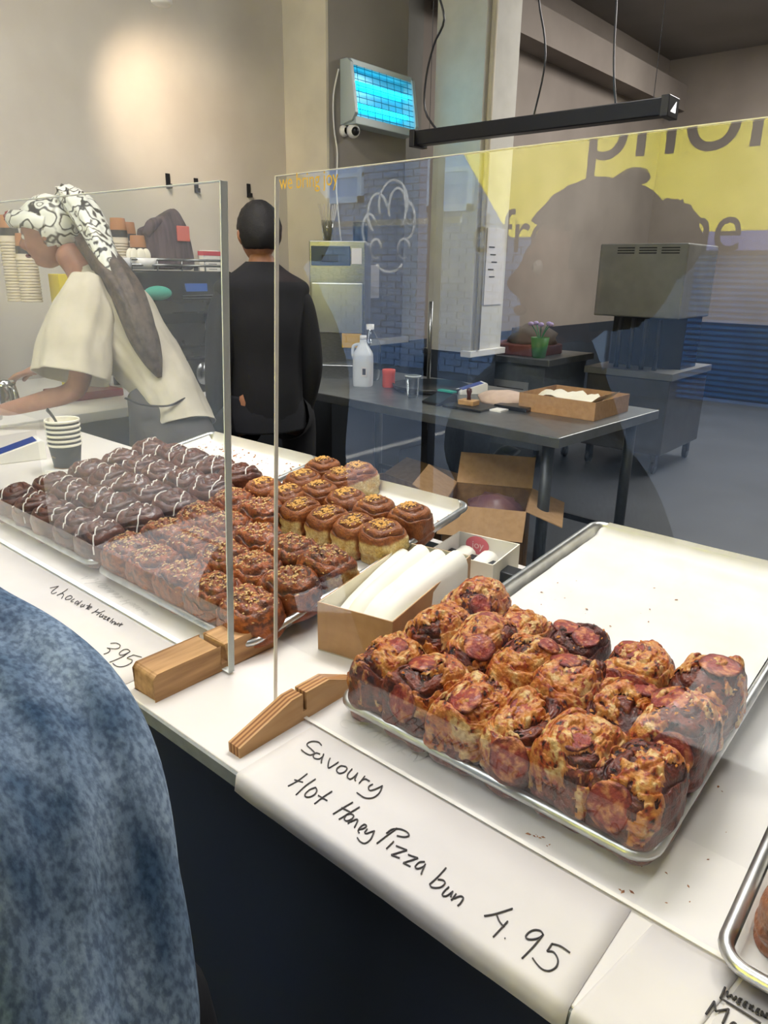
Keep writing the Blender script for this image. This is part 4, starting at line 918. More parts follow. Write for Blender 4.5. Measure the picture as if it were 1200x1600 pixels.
carton('cardboard_box', -2.38, 2.78, .5, .4, .38, -.2, 'brown cardboard box lying in the dark beneath the prep table', (-1.0, -.4, .3, -.3))
V, F = ball((0, 0, 0), 1, 20, 12, lambda d: .25*float(pn(d[0]*2.5, d[1]*2.5, d[2]*2.5)))
tag(ob('bag_contents', [(x*.13, y*.12, z*.09) for x, y, z in V], F, mat('purple_film', '6b4a55', '8a6a66', rough=.3, scale=8), smooth=True, loc=(-1.66, 2.72, .43)), 'crumpled plum-coloured film packed in the open cardboard box', 'packaging')
o = empty('bin_bag', (-2.0, 3.2, 0), label='dark grey-green refuse bag slumped under the prep table', cat='bag')
V, F = loft([(0, 0, 0), (0, 0, .05), (0, 0, .3), (.02, 0, .48), (.05, 0, .56)], [(.12, .1), (.2, .17), (.19, .16), (.11, .1), (.03, .03)], 6, n=36, disp=lambda t, a: .12*float(pn(math.cos(a)*3, math.sin(a)*3, t*5))); ob('bag_body', V, F, mat('dark_refuse_film', '39423f', '2d3533', rough=.3, scale=10), o, True)
V, F = loft([(.05, 0, .55), (.1, 0, .6), (.16, 0, .6)], [(.03, .03), (.045, .03), (.05, .015)], 4, n=16); ob('tied_neck', V, F, MATS['dark_refuse_film'], o, True)
# ================================================================== KITCHEN EQUIPMENT
M_oven = mat('oven_steel', '8b8a86', '7d7c79', rough=.4, metal=.55, scale=6)
ov = empty('deck_oven', (-2.32, 5.55, 0), (0, 0, .0), label='tall stainless double-stack oven on castors across the kitchen', cat='oven')
box_ob('upper_cabinet', (-.22, -.1, 1.18), (.44, .55, 1.70), M_oven, ov, bv=.01)
box_ob('lower_cabinet', (-.22, -.1, .16), (.44, .75, .74), mat('oven_side', '55524e', '4b4845', rough=.5, metal=.4, scale=6), ov, bv=.01)
box_ob('middle_shelf', (-.24, -.12, .74), (.46, .77, .79), M_oven, ov)
box_ob('oven_core', (-.18, .2, .79), (.40, .54, 1.18), M_dark, ov)
for i in range(3):
    for r_ in range(3):
        box_ob('vent_slot', (-.08+i*.165, -.103, 1.63+r_*.018), (.05+i*.165, -.098, 1.638+r_*.018), M_black, ov)
for i in range(4): MB().tube([(.0+i*.1, -.08, .80), (.0+i*.1, -.08, 1.17)], .018, 10).ob('vertical_pipe', M_dark, ov, True)
for x in (-.16, .38):
    for y in (-.04, .68):
        V, F = sweep([(x-.012, y, .055), (x+.012, y, .055)], .055, 16); ob('castor', V, F, M_black, ov, True)
        box_ob('castor_fork', (x-.02, y-.03, .06), (x+.02, y+.03, .16), M_dark, ov)
rk = empty('worktop_unit', (-3.2, 5.05, 0), label='low kitchen unit with a posted notice and papers on top, left of the oven', cat='kitchen unit')
box_ob('cabinet', (-.55, -.1, .16), (.55, .6, .82), mat('unit_grey', '5f6468', '53585c', rough=.5, scale=8), rk, bv=.006)
box_ob('worktop', (-.6, -.14, .82), (.6, .62, .87), M_steelt, rk, bv=.004)
box_ob('notice', (.1, -.104, .35), (.42, -.1, .68), mat('notice_paper', '9a9b9c', rough=.7), rk)
for i in range(6): box_ob('notice_line', (.14, -.106, .62-i*.04), (.38, -.1035, .628-i*.04), M_ink, rk)
box_ob('cabinet_door', (-.5, -.11, .2), (-.02, -.1, .8), M_oven, rk, bv=.003)
for x in (-.48, .48):
    for y in (0, .5):
        V, F = sweep([(x-.012, y, .05), (x+.012, y, .05)], .05, 14); ob('castor', V, F, M_black, rk, True); box_ob('castor_fork', (x-.015, y-.02, .06), (x+.015, y+.02, .16), M_dark, rk)
o = box_ob('baking_crate', (-3.25, 5.0, .87), (-2.75, 5.4, .95), mat('red_crate', '6e3a33', '5d302b', rough=.6, scale=8), bv=.01); tag(o, 'reddish shallow crate on the low kitchen unit', 'crate')
V, F = ball((0, 0, 0), 1, 20, 10, lambda d: .3*float(pn(d[0]*3, d[1]*3, d[2]*3))); tag(ob('cloth_heap', [(x*.2, y*.15, max(z, -.3)*.12+.035) for x, y, z in V], F, mat('grey_cloth', '6e6a66', rough=.9), smooth=True, loc=(-2.95, 5.25, .951)), 'grey crumpled cloth heaped on the reddish crate', 'cloth')
# green cup, plant, blue glove box near column
o = empty('green_pot', (-2.75, 5.02, .87), label='green pot with leaves and flowers on the low kitchen unit', cat='plant pot')
V, F = lathe([(0, 0), (.05, 0), (.07, .15), (.066, .15), (.05, .02), (0, .02)], 22); 
ob('pot_wall', V, F, mat('green_pot', '3f7d45', rough=.5), o, True)
for i in range(5):
    a_ = i*1.3; MB().tube(smooth_path([(0, 0, .1), (.03*math.cos(a_), .03*math.sin(a_), .18), (.07*math.cos(a_), .07*math.sin(a_), .24)], 4), [.004]*9, 6).ob('stem', mat('stem_green', '2f8a6b', rough=.5), o, True)
    V, F = ball((.08*math.cos(a_), .08*math.sin(a_), .25), (.022, .022, .016), 10, 6); ob('flower', V, F, mat('lilac_petal', 'b7a6d8', rough=.6), o, True)

# things on the walls and ceiling
def insect_killer():
    a = HX(531, 98, px1); b = HX(633, 120, px1); L_ = b[1]-a[1]; y0 = a[1]; zt = a[2]+.02; h_ = .36
    o = empty('insect_killer', (px1, y0, zt-h_), label='white wall-mounted insect killer glowing cyan on the pilaster', cat='insect killer')
    M_case = mat('pale_casing', 'b9c4c4', rough=.45, metal=.2)
    prof = [(0, 0), (.10, .02), (.13, .06), (.085, h_-.02), (.06, h_), (0, h_)]; n = len(prof)
    for nm, ya, yb in (('end_cap', 0, .03), ('end_cap', L_-.03, L_)):
        V = [(x, ya, z) for x, z in prof]+[(x, yb, z) for x, z in prof]
        bevel(ob(nm, V, [(i, n+i, n+(i+1) % n, (i+1) % n) for i in range(n)]+[tuple(range(n)), tuple(n+i for i in range(n))[::-1]], M_case, o), .004)
    box_ob('back_plate', (0.0, .03, 0.01), (.01, L_-.03, h_), mat('blue_lit_reflector', '8fd0e0', rough=.3, metal=.5), o)
    box_ob('top_cover', (0, .02, h_-.035), (.075, L_-.02, h_), M_case, o, bv=.004); box_ob('bottom_tray', (0, .02, 0), (.115, L_-.02, .045), M_case, o, bv=.004)
    M_uv = mat('uv_tube', '10c8f0', rough=.3, emit=('18d4ff', 5))
    for z in (.12, .24): MB().tube([(.05, .04, z), (.05, L_-.04, z)], .014, 12).ob('uv_tube', M_uv, o, True)
    g = MB()
    for i in range(9): z = .055+i*.033; g.tube([(.118-z*.13, .03, z), (.118-z*.13, L_-.03, z)], .0022, 6)
    for i in range(1, 9): y = L_*i/9; g.tube([(.112, y, .04), (.075, y, h_-.03)], .0018, 6)
    g.ob('guard_grille', mat('grille_wire', '2b6f86', rough=.4), o)
    lgt = light('uv_glow', 'AREA', (px1+.14, y0+L_/2, zt-h_/2), .6, (.1, .8, 1), aim=(px1+2, y0+L_/2, zt-h_/2-.3), shape='RECTANGLE', size=.4, size_y=.2)
    return y0, zt-h_
iy, iz = insect_killer()
cpt = HX(536, 205, px1)
o = empty('security_camera', (px1, cpt[1], cpt[2]), label='small white dome camera below the insect killer', cat='camera')
V, F = lathe([(0, 0), (.035, 0), (.035, .012), (.02, .03)], 20); ob('wall_bracket', [(z, x, y) for x, y, z in V], F, M_white, o, True)
V, F = ball((.06, .03, 0), .042, 20, 12); ob('housing', V, F, M_white, o, True)
V, F = ball((.088, .018, -.006), .026, 16, 10); ob('lens', V, F, M_black, o, True)
wire = [HX(x, y, px1+.012) for x, y in ((529, 108), (521, 150), (522, 200), (527, 240), (526, 300), (533, 380), (536, 430), (546, 520), (560, 580))]
tag(curve_ob('white_cable', [wire], M_white, r=.005), 'thin white cable running down the pilaster from the insect killer', 'cable')
# pendant linear lamp over the table
pa, pb = HY(650, 218, 3.0), HY(1052, 167, 3.0)
o = empty('linear_pendant', (pa[0], 3.0, pa[2]), label='long black linear pendant lamp hanging over the prep table', cat='pendant lamp')
L_ = pb[0]-pa[0]
V = [(0, -.03, -.03), (0, .03, -.03), (0, .045, .03), (0, -.045, .03)]; V = V+[(L_, y, z) for x, y, z in V]
bevel(ob('housing', V, [(0, 1, 5, 4), (1, 2, 6, 5), (2, 3, 7, 6), (3, 0, 4, 7), (0, 3, 2, 1), (4, 5, 6, 7)], M_black, o), .004)
box_ob('end_cap', (L_-.03, -.052, -.038), (L_+.002, .052, .035), M_black, o, bv=.003); box_ob('end_cap', (-.002, -.052, -.038), (.03, .052, .035), M_black, o, bv=.003)
V = [(L_+.003, -.03, -.02), (L_+.003, .02, -.02), (L_+.003, .02, .02)]; ob('bright_end', V, [(0, 1, 2)], mat('lamp_end_white', 'f5f5f0', rough=.3, emit=('ffffff', 1.5)), o)
def hang(x): return [(x, 0, .03), (x, 0, CZ-pa[2])]
for _x in (.08, L_-.08): curve_ob('suspension_wire', [hang(_x)], M_dark, o, r=.0015, smooth=False)
def cab(pts): return [HY(x, y, 3.0)-np.array(o.location) for x, y in pts]
curve_ob('power_cable', [cab(((684, 205), (664, 172), (666, 120), (678, 70), (694, 30), (683, -20), (684, -70)))], M_black, o, r=.005)
for pts, lb in ((((833, 185), (850, 110), (851, 60), (842, 0), (845, -60)), 'thin wavy black cable hanging to the left of the second cable'), (((962, 165), (959, 110), (960, 60), (963, 0), (960, -60)), 'thin straight black cable hanging near the right end of the pendant lamp')):
    tag(curve_ob('hanging_cable', [[HY(x, y, 3.5) for x, y in pts]], M_black, r=.0045), lb, 'cable')
# spot lamp at the very top left
p = HX(253, 8, -3.3)
o = empty('spot_lamp', (p[0], p[1], p[2]), label='white cylindrical spot lamp at the top edge of the photo', cat='lamp')
V, F = lathe([(0, -.0), (.038, -.0), (.048, .01), (.048, .14), (.02, .15), (0, .15)], 24); ob('lamp_housing', V, F, M_white, o, True)
MB().tube([(0, 0, .15), (0, 0, CZ-p[2])], .006, 8).ob('drop_rod', M_white, o, True)
# conduit and papers on the column
a, b = HX(748, 0, cx1+.02), HX(735, 545, cx1+.02)
MB().tube([(cx1+.02, cy0+.06, .95), (cx1+.02, cy0+.06, CZ)], .02, 12).ob('trim_conduit', M_wallwarm, smooth=True); struct(bpy.data.objects['trim_conduit'])
tag(box_ob('pinned_notice', (cx1+.001, cy0+.14, 1.26), (cx1+.006, cy0+.38, 1.78), M_paper), 'long white paper notice pinned on the side of the white column', 'notice')
for i in range(5):
    q = box_ob('scribble', (.0, 0, 0), (.002, .07, .008), M_ink, bpy.data.objects['pinned_notice'], loc=(cx1+.006, cy0+.17+.02*(i % 3), 1.65-.05*i))
pp_ = HX(575, 430, px1)
tag(box_ob('wall_sheet', (px1+.001, 3.70, 1.3), (px1+.005, 4.0, 1.52), M_paper), 'faint white sheet fixed low on the pilaster', 'notice')
# pipe fittings in the recess
for (x_, r_) in ((.06, .02), (.12, .012)):
    o = MB().tube([(WX+x_, 4.40, .95), (WX+x_, 4.40, 2.6)], r_, 10).ob('trim_pipe', M_reces, smooth=True); struct(o)
mp_ = MB().tube([HP(648, 400, 3.9)*0+np.array([-2.62, 3.46, TZ]), (-2.62, 3.46, 1.32)], .012, 10).ob('steel_upright', M_steel, smooth=True); tag(mp_, 'thin steel upright standing at the back of the prep table', 'pole')
# three black hooks and paper roll on the big wall
for i, (x, y, d) in enumerate(((262, 283, 'leftmost, above the cups'), (306, 290, 'just left of the screen edge'), (388, 298, "above the man in black"), (306, 425, 'low above the espresso machine'))):
    p = HX(x, y, WX)
    o = empty('black_wall_hook', (WX, p[1], p[2]), label='small black clip on the pale wall, '+d, cat='hook', group='black clips on the left wall')
    box_ob('hook_plate', (0, -.014, -.04), (.008, .014, .04), M_black, o, bv=.002); box_ob('hook_tip', (.008, -.01, -.04), (.03, .01, -.015), M_black, o, bv=.002)

# ================================================================== COFFEE BAR
BX = -2.80
br = empty('coffee_bar', (BX, 1.6, 0), label='coffee bar with a pale worktop along the left wall', cat='counter')
box_ob('worktop', (-1.07, -1.7, .88), (0, .93, .92), M_white, br, bv=.003)
box_ob('base_cabinet', (-1.07, -1.7, 0), (-.04, .90, .88), M_navy, br)
def on_bar(px, py, x): return HX(px, py, x)
# espresso machine
q0 = HX(205, 470, -3.15); q1 = HX(335, 470, -3.15)
em = empty('espresso_machine', (-3.2, (q0[1]+q1[1])/2, .92), label='black espresso machine with a steel cup rail on the coffee bar', cat='espresso machine')
hw = (q1[1]-q0[1])/2+.05
M_em = mat('machine_black', '1d2024', '191b1f', rough=.25, scale=5)
prof = [(-.25, .06), (.05, .06), (.05, .18), (-.02, .18), (-.02, .30), (.06, .32), (.20, .36), (.20, .42), (.14, .55), (-.25, .55)]; n = len(prof)
V = [(x, -hw, z) for x, z in prof]+[(x, hw, z) for x, z in prof]
bevel(ob('machine_body', V, [(i, n+i, n+(i+1) % n, (i+1) % n) for i in range(n)]+[(0, 1, 2, 3), (0, 3, 4, 9), (4, 5, 8, 9), (5, 6, 7, 8)]+[tuple(n+i for i in f)[::-1] for f in [(0, 1, 2, 3), (0, 3, 4, 9), (4, 5, 8, 9), (5, 6, 7, 8)]], M_em, em), .008)
box_ob('drip_tray', (0.0, -hw+.03, .04), (.24, hw-.03, .09), M_steel, em, bv=.006)
for y in (-hw+.08, hw-.08):
    for x in (-.2, .15): MB().cyl((x, y, 0), .02, .02, .06, 12).ob('machine_foot', M_black, em, True)
rl = MB(); 
for z in (.575, .60): rl.tube([(.13, -hw+.02, z), (.13, hw-.02, z)], .006, 8)
for y in np.linspace(-hw+.02, hw-.02, 5): rl.tube([(.13, y, .55), (.13, y, .60)], .004, 6)
rl.ob('cup_rail', M_steel, em, True)
for i, y in enumerate((-.18, .16)):
    MB().cyl((.12, y, .25), .035, .035, .09, 20).ob('group_head', M_steel, em, True)
    MB().tube([(.12, y, .27), (.26, y+.02, .24)], [.014, .018], 12).ob('portafilter', M_black, em, True)
MB().tube(smooth_path([(.19, hw-.06, .40), (.23, hw-.05, .3), (.24, hw-.03, .14)], 5), .006, 8).ob('steam_wand', M_steel, em, True)
box_ob('blue_display', (.172, -.02, .455), (.182, .10, .495), mat('blue_badge', '3a62b0', rough=.3), em, rot=(0, -.0, 0))
for i in range(4): box_ob('panel_line', (.19-.004*i, -.05+.0*i, .44-.012*i), (.205-.004*i, .28, .443-.012*i), M_steel, em)
# knock box, jugs and other small bar items
def jug(x, y, s_, label, lid=True, name='steel_jug'):
    o = empty(name, (x, y, .92), label=label, cat='jug'); V, F = lathe([(0, 0), (.045*s_, 0), (.048*s_, .01), (.042*s_, .07*s_), (.036*s_, .1*s_), (.04*s_, .115*s_), (.038*s_, .115*s_), (.034*s_, .1*s_), (.04*s_, .02), (0, .015)], 26); ob('jug_body', V, F, mat('polished_steel', 'b5b5b3', rough=.12, metal=1), o, True)
    MB().tube(smooth_path([(.036*s_, 0, .1*s_), (.075*s_, 0, .09*s_), (.078*s_, 0, .05*s_), (.045*s_, 0, .025*s_)], 5), .005, 8).ob('handle', MATS['polished_steel'], o, True); return o
jg = [HZ(x, y, .92) for x, y in ((20, 640), (50, 628), (2, 615), (64, 620))]
jug(-2.93, 1.08, 1.0, 'polished steel milk jug nearest the barista on the bar'); jug(-3.02, 1.19, 1.1, 'polished steel milk jug behind the nearest one'); jug(-3.10, 1.05, .9, 'small steel milk jug at the left edge of the photo')
o = empty('cocoa_shaker', (-3.22, 1.12, .92), label='tall steel cocoa shaker beside the barista hand', cat='shaker'); V, F = lathe([(0, 0), (.035, 0), (.035, .16), (.038, .165), (.038, .21), (.03, .225), (0, .228)], 24); ob('shaker_body', V, F, MATS['polished_steel'], o, True)
box_ob('machine_grinder', (-3.7, .75, .92), (-3.42, 1.32, 1.33), mat('dark_glass_case', '3d4046', rough=.15), bv=.01); tag(bpy.data.objects['machine_grinder'], 'dark grey grinder cabinet under the tall cup stacks at far left', 'grinder')
# tall stacks of paper cups: every cup a thing
M_cupw = mat('takeaway_cup_band', '2e2d2e', rough=.6); M_cupr = mat('cup_rim_pale', 'cfc2ab', rough=.6); M_cupb = mat('cup_kraft_base', 'a5714a', rough=.7)
V, F = lathe([(.040, .004), (.044, .0), (.046, .003), (.0425, .008), (.041, .028)], 20); me_rim = me('rolled_rim', V, F, M_cupr, True)
V, F = lathe([(.0415, .006), (.0395, .045), (.038, .060)], 20); me_band = me('cup_wall', V, F, M_cupw, True)
V, F = lathe([(.038, .060), (.033, .112), (.031, .113), (0, .110)], 20); me_base = me('kraft_base', V, F, M_cupb, True)
stacks = [(-3.48, 10, 455, 335, 'at the left edge'), (-3.40, 36, 455, 365, 'second from the left edge'), (-3.5, -8, 455, 340, 'hidden behind the left edge'), (-3.30, 183, 440, 340, 'behind the headscarf'), (-3.35, 198, 440, 345, 'just right of the headscarf'), (-3.22, 214, 440, 365, 'beside the striped bag')]
for si, (x, pxx, pyb, pyt, wd) in enumerate(stacks[:2]+stacks[3:]):
    pt = HX(pxx, pyt, x); pb_ = HX(pxx, pyb, x); zt = pt[2]-.112; zb_ = 1.33 if si < 2 else 1.475
    ncup = int((zt-zb_)/.0125)+1
    for i in range(max(ncup, 1)):
        o = empty('takeaway_cup', (x, pt[1], zb_+i*.0125), label=('topmost' if i == ncup-1 else ('lowest' if i == 0 else 'upturned')) + ' paper cup in the stack '+wd + (', kraft base showing' if i == ncup-1 else ''), cat='cup', group='upturned paper cups stacked on the coffee bar')
        link('rolled_rim', me_rim, o)
        if i >= ncup-3: link('cup_wall', me_band, o)
        if i == ncup-1: link('kraft_base', me_base, o)
# striped tote bag of filters on the machine
bp_ = HX(252, 440, -3.25)
o = empty('striped_bag', (-3.22, bp_[1]+.02, 1.475), label='dark striped bag with an orange patch on top of the espresso machine', cat='bag')
V, F = loft([(0, 0, 0), (0, 0, .02), (0, .0, .10), (0, -.01, .17), (0, -.02, .215), (0, -.03, .235)], [(.06, .12), (.075, .135), (.07, .128), (.065, .12), (.05, .11), (.03, .08)], 6, n=44, sq=3, disp=lambda t, a: .05*math.sin(a*16)*(.4+.6*t)+.05*float(pn(math.cos(a)*3, math.sin(a)*3, t*5)))
ob('bag_body', V, F, mat('striped_bag_cloth', '3a2d33', '5d4a4e', rough=.8, scale=6, stretch=(1, 9, 1), bump=.3, contrast=.5), o, True)
box_ob('orange_patch', (.068, .02, .13), (.078, .09, .20), mat('coral_patch', 'd0685a', rough=.6), o, bv=.004)
V, F = loft([(.03, -.12, .15), (.04, -.09, .20), (.03, -.04, .22)], [(.02, .02), (.03, .025), (.015, .015)], 5, n=14); ob('bag_knot', V, F, MATS['striped_bag_cloth'], o, True)
# stacked cup collars / bowl + teal thing
p = HX(224, 440, -3.02)
o = empty('paper_filters', (-3.13, HX(222, 455, -3.13)[1], 1.475), label='white bowl holding a fan of paper filters behind the barista', cat='bowl')
V, F = lathe([(0, 0), (.06, 0), (.085, .05), (.083, .05), (.058, .005), (0, .005)], 26); ob('bowl_wall', V, F, M_white, o, True)
for i in range(7):
    a_ = i*.9; V, F = ball((.02*math.cos(a_), .04*math.sin(a_), .06), (.009, .022, .032), 10, 8); ob('paper_filter', V, F, M_cream, o, True)
V, F = ball((0, 0, 0), (.03, .07, .032), 18, 10); pt = HX(248, 458, -2.98); tag(ob('teal_cloth', V, F, mat('teal_cloth', '3f9c86', rough=.8, bump=.4), smooth=True, loc=(-2.985, pt[1], 1.375)), 'small teal cloth draped on the espresso machine front', 'cloth')
# paper towel posters at right of machine
p = HX(336, 420, WX+.1); o = empty('roll_packet', (WX+.02, p[1], 0), label='white packet with red bands hanging on the wall left of the man', cat='packet')
zt, zb_ = HX(336, 392, WX)[2], HX(336, 520, WX)[2]
box_ob('packet_body', (0, -.06, zb_), (.06, .06, zt), M_white, o, bv=.01)
for f in (0, .50): box_ob('red_band', (-.001, -.061, zt-.03-f*(zt-zb_)), (.062, .061, zt-.005-f*(zt-zb_)), mat('red_band', 'c23a4a', rough=.5), o)
for i in range(5): box_ob('print_line', (.06, -.03, zt-.08-i*.015), (.0612, .03, zt-.075-i*.015), mat('pale_print', '8b8b90', rough=.6), o)
# yellow note, orange cloth, red tray
tag(box_ob('yellow_box', (-3.45, HX(88, 430, -3.45)[1]-.04, .92), (-3.35, HX(88, 430, -3.45)[1]+.05, 1.45), mat('bright_yellow_card', 'd8c32c', rough=.6), bv=.003), 'bright yellow card box behind the barista chin', 'box')
V, F = ball((0, 0, 0), 1, 26, 12, lambda d: .35*float(pn(d[0]*3, d[1]*3, d[2]*3))); p = HZ(325, 603, .92)
tag(ob('orange_cloth', [(x*.08, y*.15, max(z*.03+.02, 0)) for x, y, z in V], F, mat('orange_cloth', 'c0602e', 'a84e22', rough=.9, scale=40), smooth=True, loc=(p[0]+.03, p[1], .92)), 'crumpled orange cleaning cloth on the bar edge', 'cloth')
p = HZ(150, 625, .92)
tag(box_ob('red_tray', (p[0]-.25, p[1]-.12, .92), (p[0]-.02, p[1]+.15, .955), mat('dark_red_plastic', '7b1f22', rough=.35), bv=.006), 'dark red plastic tray on the bar under the barista arm', 'tray')
p = HX(305, 555, -2.95)
o = empty('coffee_tamper', (-2.93, p[1], .92), label='round steel gauge on a black block in front of the espresso machine', cat='gauge')
box_ob('gauge_block', (-.05, -.08, 0), (.03, .08, .16), M_black, o, bv=.006); V, F = lathe([(0, .01), (.035, .01), (.035, 0)], 20); ob('gauge_face', [(.03+z, x, y*1.5+.09) for x, y, z in V], F, M_steel, o, True)

# ================================================================== PEOPLE
def skin_body(name, pts, edges, rad, m, parent, root='pelvis', lv=2):
    names = list(pts); idx = {k: i for i, k in enumerate(names)}
    d = bpy.data.meshes.new(name); d.from_pydata([tuple(map(float, pts[k])) for k in names], [(idx[a], idx[b]) for a, b in edges], [])
    o = link(name, d, parent); d.materials.append(m); md = o.modifiers.new('skin', 'SKIN'); md.use_smooth_shade = True
    sv = d.skin_vertices[0].data
    for i, k in enumerate(names): r_ = rad[k]; sv[i].radius = r_ if hasattr(r_, '__len__') else (r_, r_); sv[i].use_root = (k == root)
    s_ = o.modifiers.new('sub', 'SUBSURF'); s_.levels = lv; s_.render_levels = lv; return o
def head_mesh(m, parent, M, scale=1.0):
    nu, nv = 64, 48; V = []; F = []
    G = lambda d, c, w_: math.exp(-((d[0]-c[0])**2+(d[1]-c[1])**2+(d[2]-c[2])**2)/(w_*w_))
    for i in range(nv+1):
        p = math.pi*i/nv
        for j in range(nu):
            a = 2*math.pi*j/nu; d = (math.sin(p)*math.cos(a), math.sin(p)*math.sin(a), math.cos(p))
            x, y, z = d[0]*.074, d[1]*.094, d[2]*.115
            if d[2] < 0:
                k = -d[2]; x *= 1-.30*k*k; y = y*(1-.22*k)+(.026*k if d[1] > -.2 else .02*k)
            f = max(0, d[1])
            gn = lambda cx, cz, wx, wz: math.exp(-((d[0]-cx)/wx)**2-((d[2]-cz)/wz)**2)*(f > .3)
            y += .024*gn(0, -.16, .13, .16)+.012*gn(0, .02, .10, .16)      # nose
            y -= .011*(gn(.36, .08, .17, .12)+gn(-.36, .08, .17, .12))      # eye sockets
            y += .006*gn(0, .26, .5, .10)                                   # brow
            y += .008*(gn(0, -.42, .22, .06)+gn(0, -.54, .2, .06)) - .005*gn(0, -.48, .2, .03)  # lips
            y += .012*gn(0, -.80, .28, .14)                                 # chin
            x += math.copysign(.004, x)*math.exp(-((abs(d[0])-.6)/.3)**2-((d[2]+.1)/.2)**2)*(f > .2)
            V.append(np.array((x, y, z))*scale)
    for i in range(nv):
        for j in range(nu): F.append((i*nu+j, (i+1)*nu+j, (i+1)*nu+(j+1) % nu, i*nu+(j+1) % nu))
    V = [M @ Vector(v) for v in V]; h = ob('head', V, F, m, parent, True)
    for s_ in (-1, 1):
        Ve, Fe = loft([(s_*.072, -.012, .02), (s_*.082, -.018, .012), (s_*.083, -.016, -.012), (s_*.074, -.006, -.034)], [(.006, .014), (.008, .02), (.007, .016), (.004, .008)], 5, n=12, up=(0, 1, 0))
        ob('ear', [M @ (Vector(v)*scale) for v in Ve], Fe, m, h, True)
        Ve, Fe = ball((s_*.030, .078, .010), .0115, 14, 10); ob('eye', [M @ (Vector(v)*scale) for v in Ve], Fe, mat('eye_white', 'e6e0da', rough=.2), h, True)
        Ve, Fe = ball((s_*.030, .0855, .010), .0055, 12, 8); ob('iris', [M @ (Vector(v)*scale) for v in Ve], Fe, mat('dark_iris', '20140f', rough=.2), h, True)
    Vm, Fm = ball((0, .098, -.055), (.022, .010, .008), 18, 10, None); ob('lips', [M @ (Vector(v)*scale) for v in Vm], Fm, mat('lip_tone', '7d3f36', rough=.4), h, True)
    return h
def look(c, fwd, up=(0, 0, 1)):
    f = Vector(fwd).normalized(); r_ = f.cross(Vector(up)).normalized(); u = r_.cross(f)
    return Matrix(((r_[0], f[0], u[0], c[0]), (r_[1], f[1], u[1], c[1]), (r_[2], f[2], u[2], c[2]), (0, 0, 0, 1)))
def hand_pts(pre, wrist, dirv, palmn, s_=1.0, curl=.6):
    """palm and five fingers as a skeleton continuing from the wrist"""
    d = np.array(dirv, float); d /= np.linalg.norm(d); n_ = np.array(palmn, float); n_ -= d*(n_@d); n_ /= np.linalg.norm(n_); side = np.cross(d, n_)
    P, E, R = {}, [], {}
    w_ = np.array(wrist, float); P[pre+'palm'] = w_+d*.045*s_; R[pre+'palm'] = (.030*s_, .014*s_); P[pre+'kn'] = w_+d*.085*s_; R[pre+'kn'] = (.034*s_, .013*s_); E += [(pre+'palm', pre+'kn')]
    for i, (o_, L_) in enumerate(((-.028, .066), (-.009, .078), (.010, .073), (.028, .058))):
        a = P[pre+'kn']+side*o_*s_+d*.012*s_; k0 = f'{pre}f{i}a'; P[k0] = a; R[k0] = .0095*s_; E.append((pre+'kn', k0)); prev = k0; dd = d.copy(); pos = a
        for j in range(3):
            ang = curl*(.5+.25*j); dd = dd*math.cos(ang)+n_*math.sin(ang); dd /= np.linalg.norm(dd); pos = pos+dd*L_*s_*(.42, .32, .26)[j]; k = f'{pre}f{i}{"bcd"[j]}'; P[k] = pos; R[k] = (.0088-.001*j)*s_; E.append((prev, k)); prev = k
    a = P[pre+'palm']-side*.03*s_; P[pre+'t1'] = a; R[pre+'t1'] = .012*s_; E.append((pre+'palm', pre+'t1')); b = a-side*.012*s_+d*.035*s_+n_*.012*s_; P[pre+'t2'] = b; R[pre+'t2'] = .010*s_; c = b+d*.028*s_+n_*.014*s_; P[pre+'t3'] = c; R[pre+'t3'] = .008*s_; E += [(pre+'t1', pre+'t2'), (pre+'t2', pre+'t3')]
    return P, E, R
def fold(seed, amp=.05, k=3): return lambda t, a: amp*float(fbm(math.cos(a)*k+seed, math.sin(a)*k, t*2.2, 2))

M_skinb = mat('brown_skin', '9a6a55', '8c5d49', rough=.5, scale=30, sub=.05)
M_skinw = mat('deep_brown_skin', '7a4a3a', '6d4032', rough=.45, scale=30)
M_skinm = mat('tan_skin', 'a8775c', '99694f', rough=.5, scale=30)
M_hairb = mat('black_hair', '0d0c0d', '171416', rough=.55, scale=60, stretch=(1, 1, 6), bump=.6, bscale=160)

# ---- barista leaning over the bar, headscarf, beige T-shirt
D0 = 2.8
W = lambda px, py, dd=0.: HP(px, py, D0+dd)
wo_ = empty('person', (-2.36, 1.62, 0), label='barista in a beige T-shirt and patterned headscarf leaning over the coffee bar', cat='person')
loc0 = np.array([-2.36, 1.62, 0])
def rel(p): return np.array(p)-loc0
pts = dict(pelvis=rel(W(270, 690)), waist=rel(W(250, 615)), chest=rel(W(180, 510)), upper=rel(W(150, 462)), neck=rel(W(128, 425)), skull=rel(W(98, 385)),
 shn=rel(W(142, 462, -.15)), eln=rel(W(122, 612, -.20)), wrn=rel(W(10, 640, -.22)), shf=rel(W(150, 455, .16)), elf=rel(W(112, 560, .2)), wrf=rel(W(60, 575, .14)),
 hipn=rel(W(285, 720, -.1)), hipf=rel(W(285, 715, .1)))
pts['kneen'] = np.array([-.02, -.02, .48]); pts['footn'] = np.array([.03, -.02, .08]); pts['toen'] = np.array([-.13, -.12, .05])
pts['kneef'] = np.array([-.05, .18, .48]); pts['footf'] = np.array([.0, .18, .08]); pts['toef'] = np.array([-.16, .08, .05])
rad = dict(pelvis=(.11, .10), waist=(.085, .085), chest=(.10, .09), upper=(.09, .08), neck=.052, skull=.06, shn=.055, eln=.042, wrn=.027, shf=.055, elf=.04, wrf=.026, hipn=.09, hipf=.09, kneen=.06, footn=.04, toen=.03, kneef=.06, footf=.04, toef=.03)
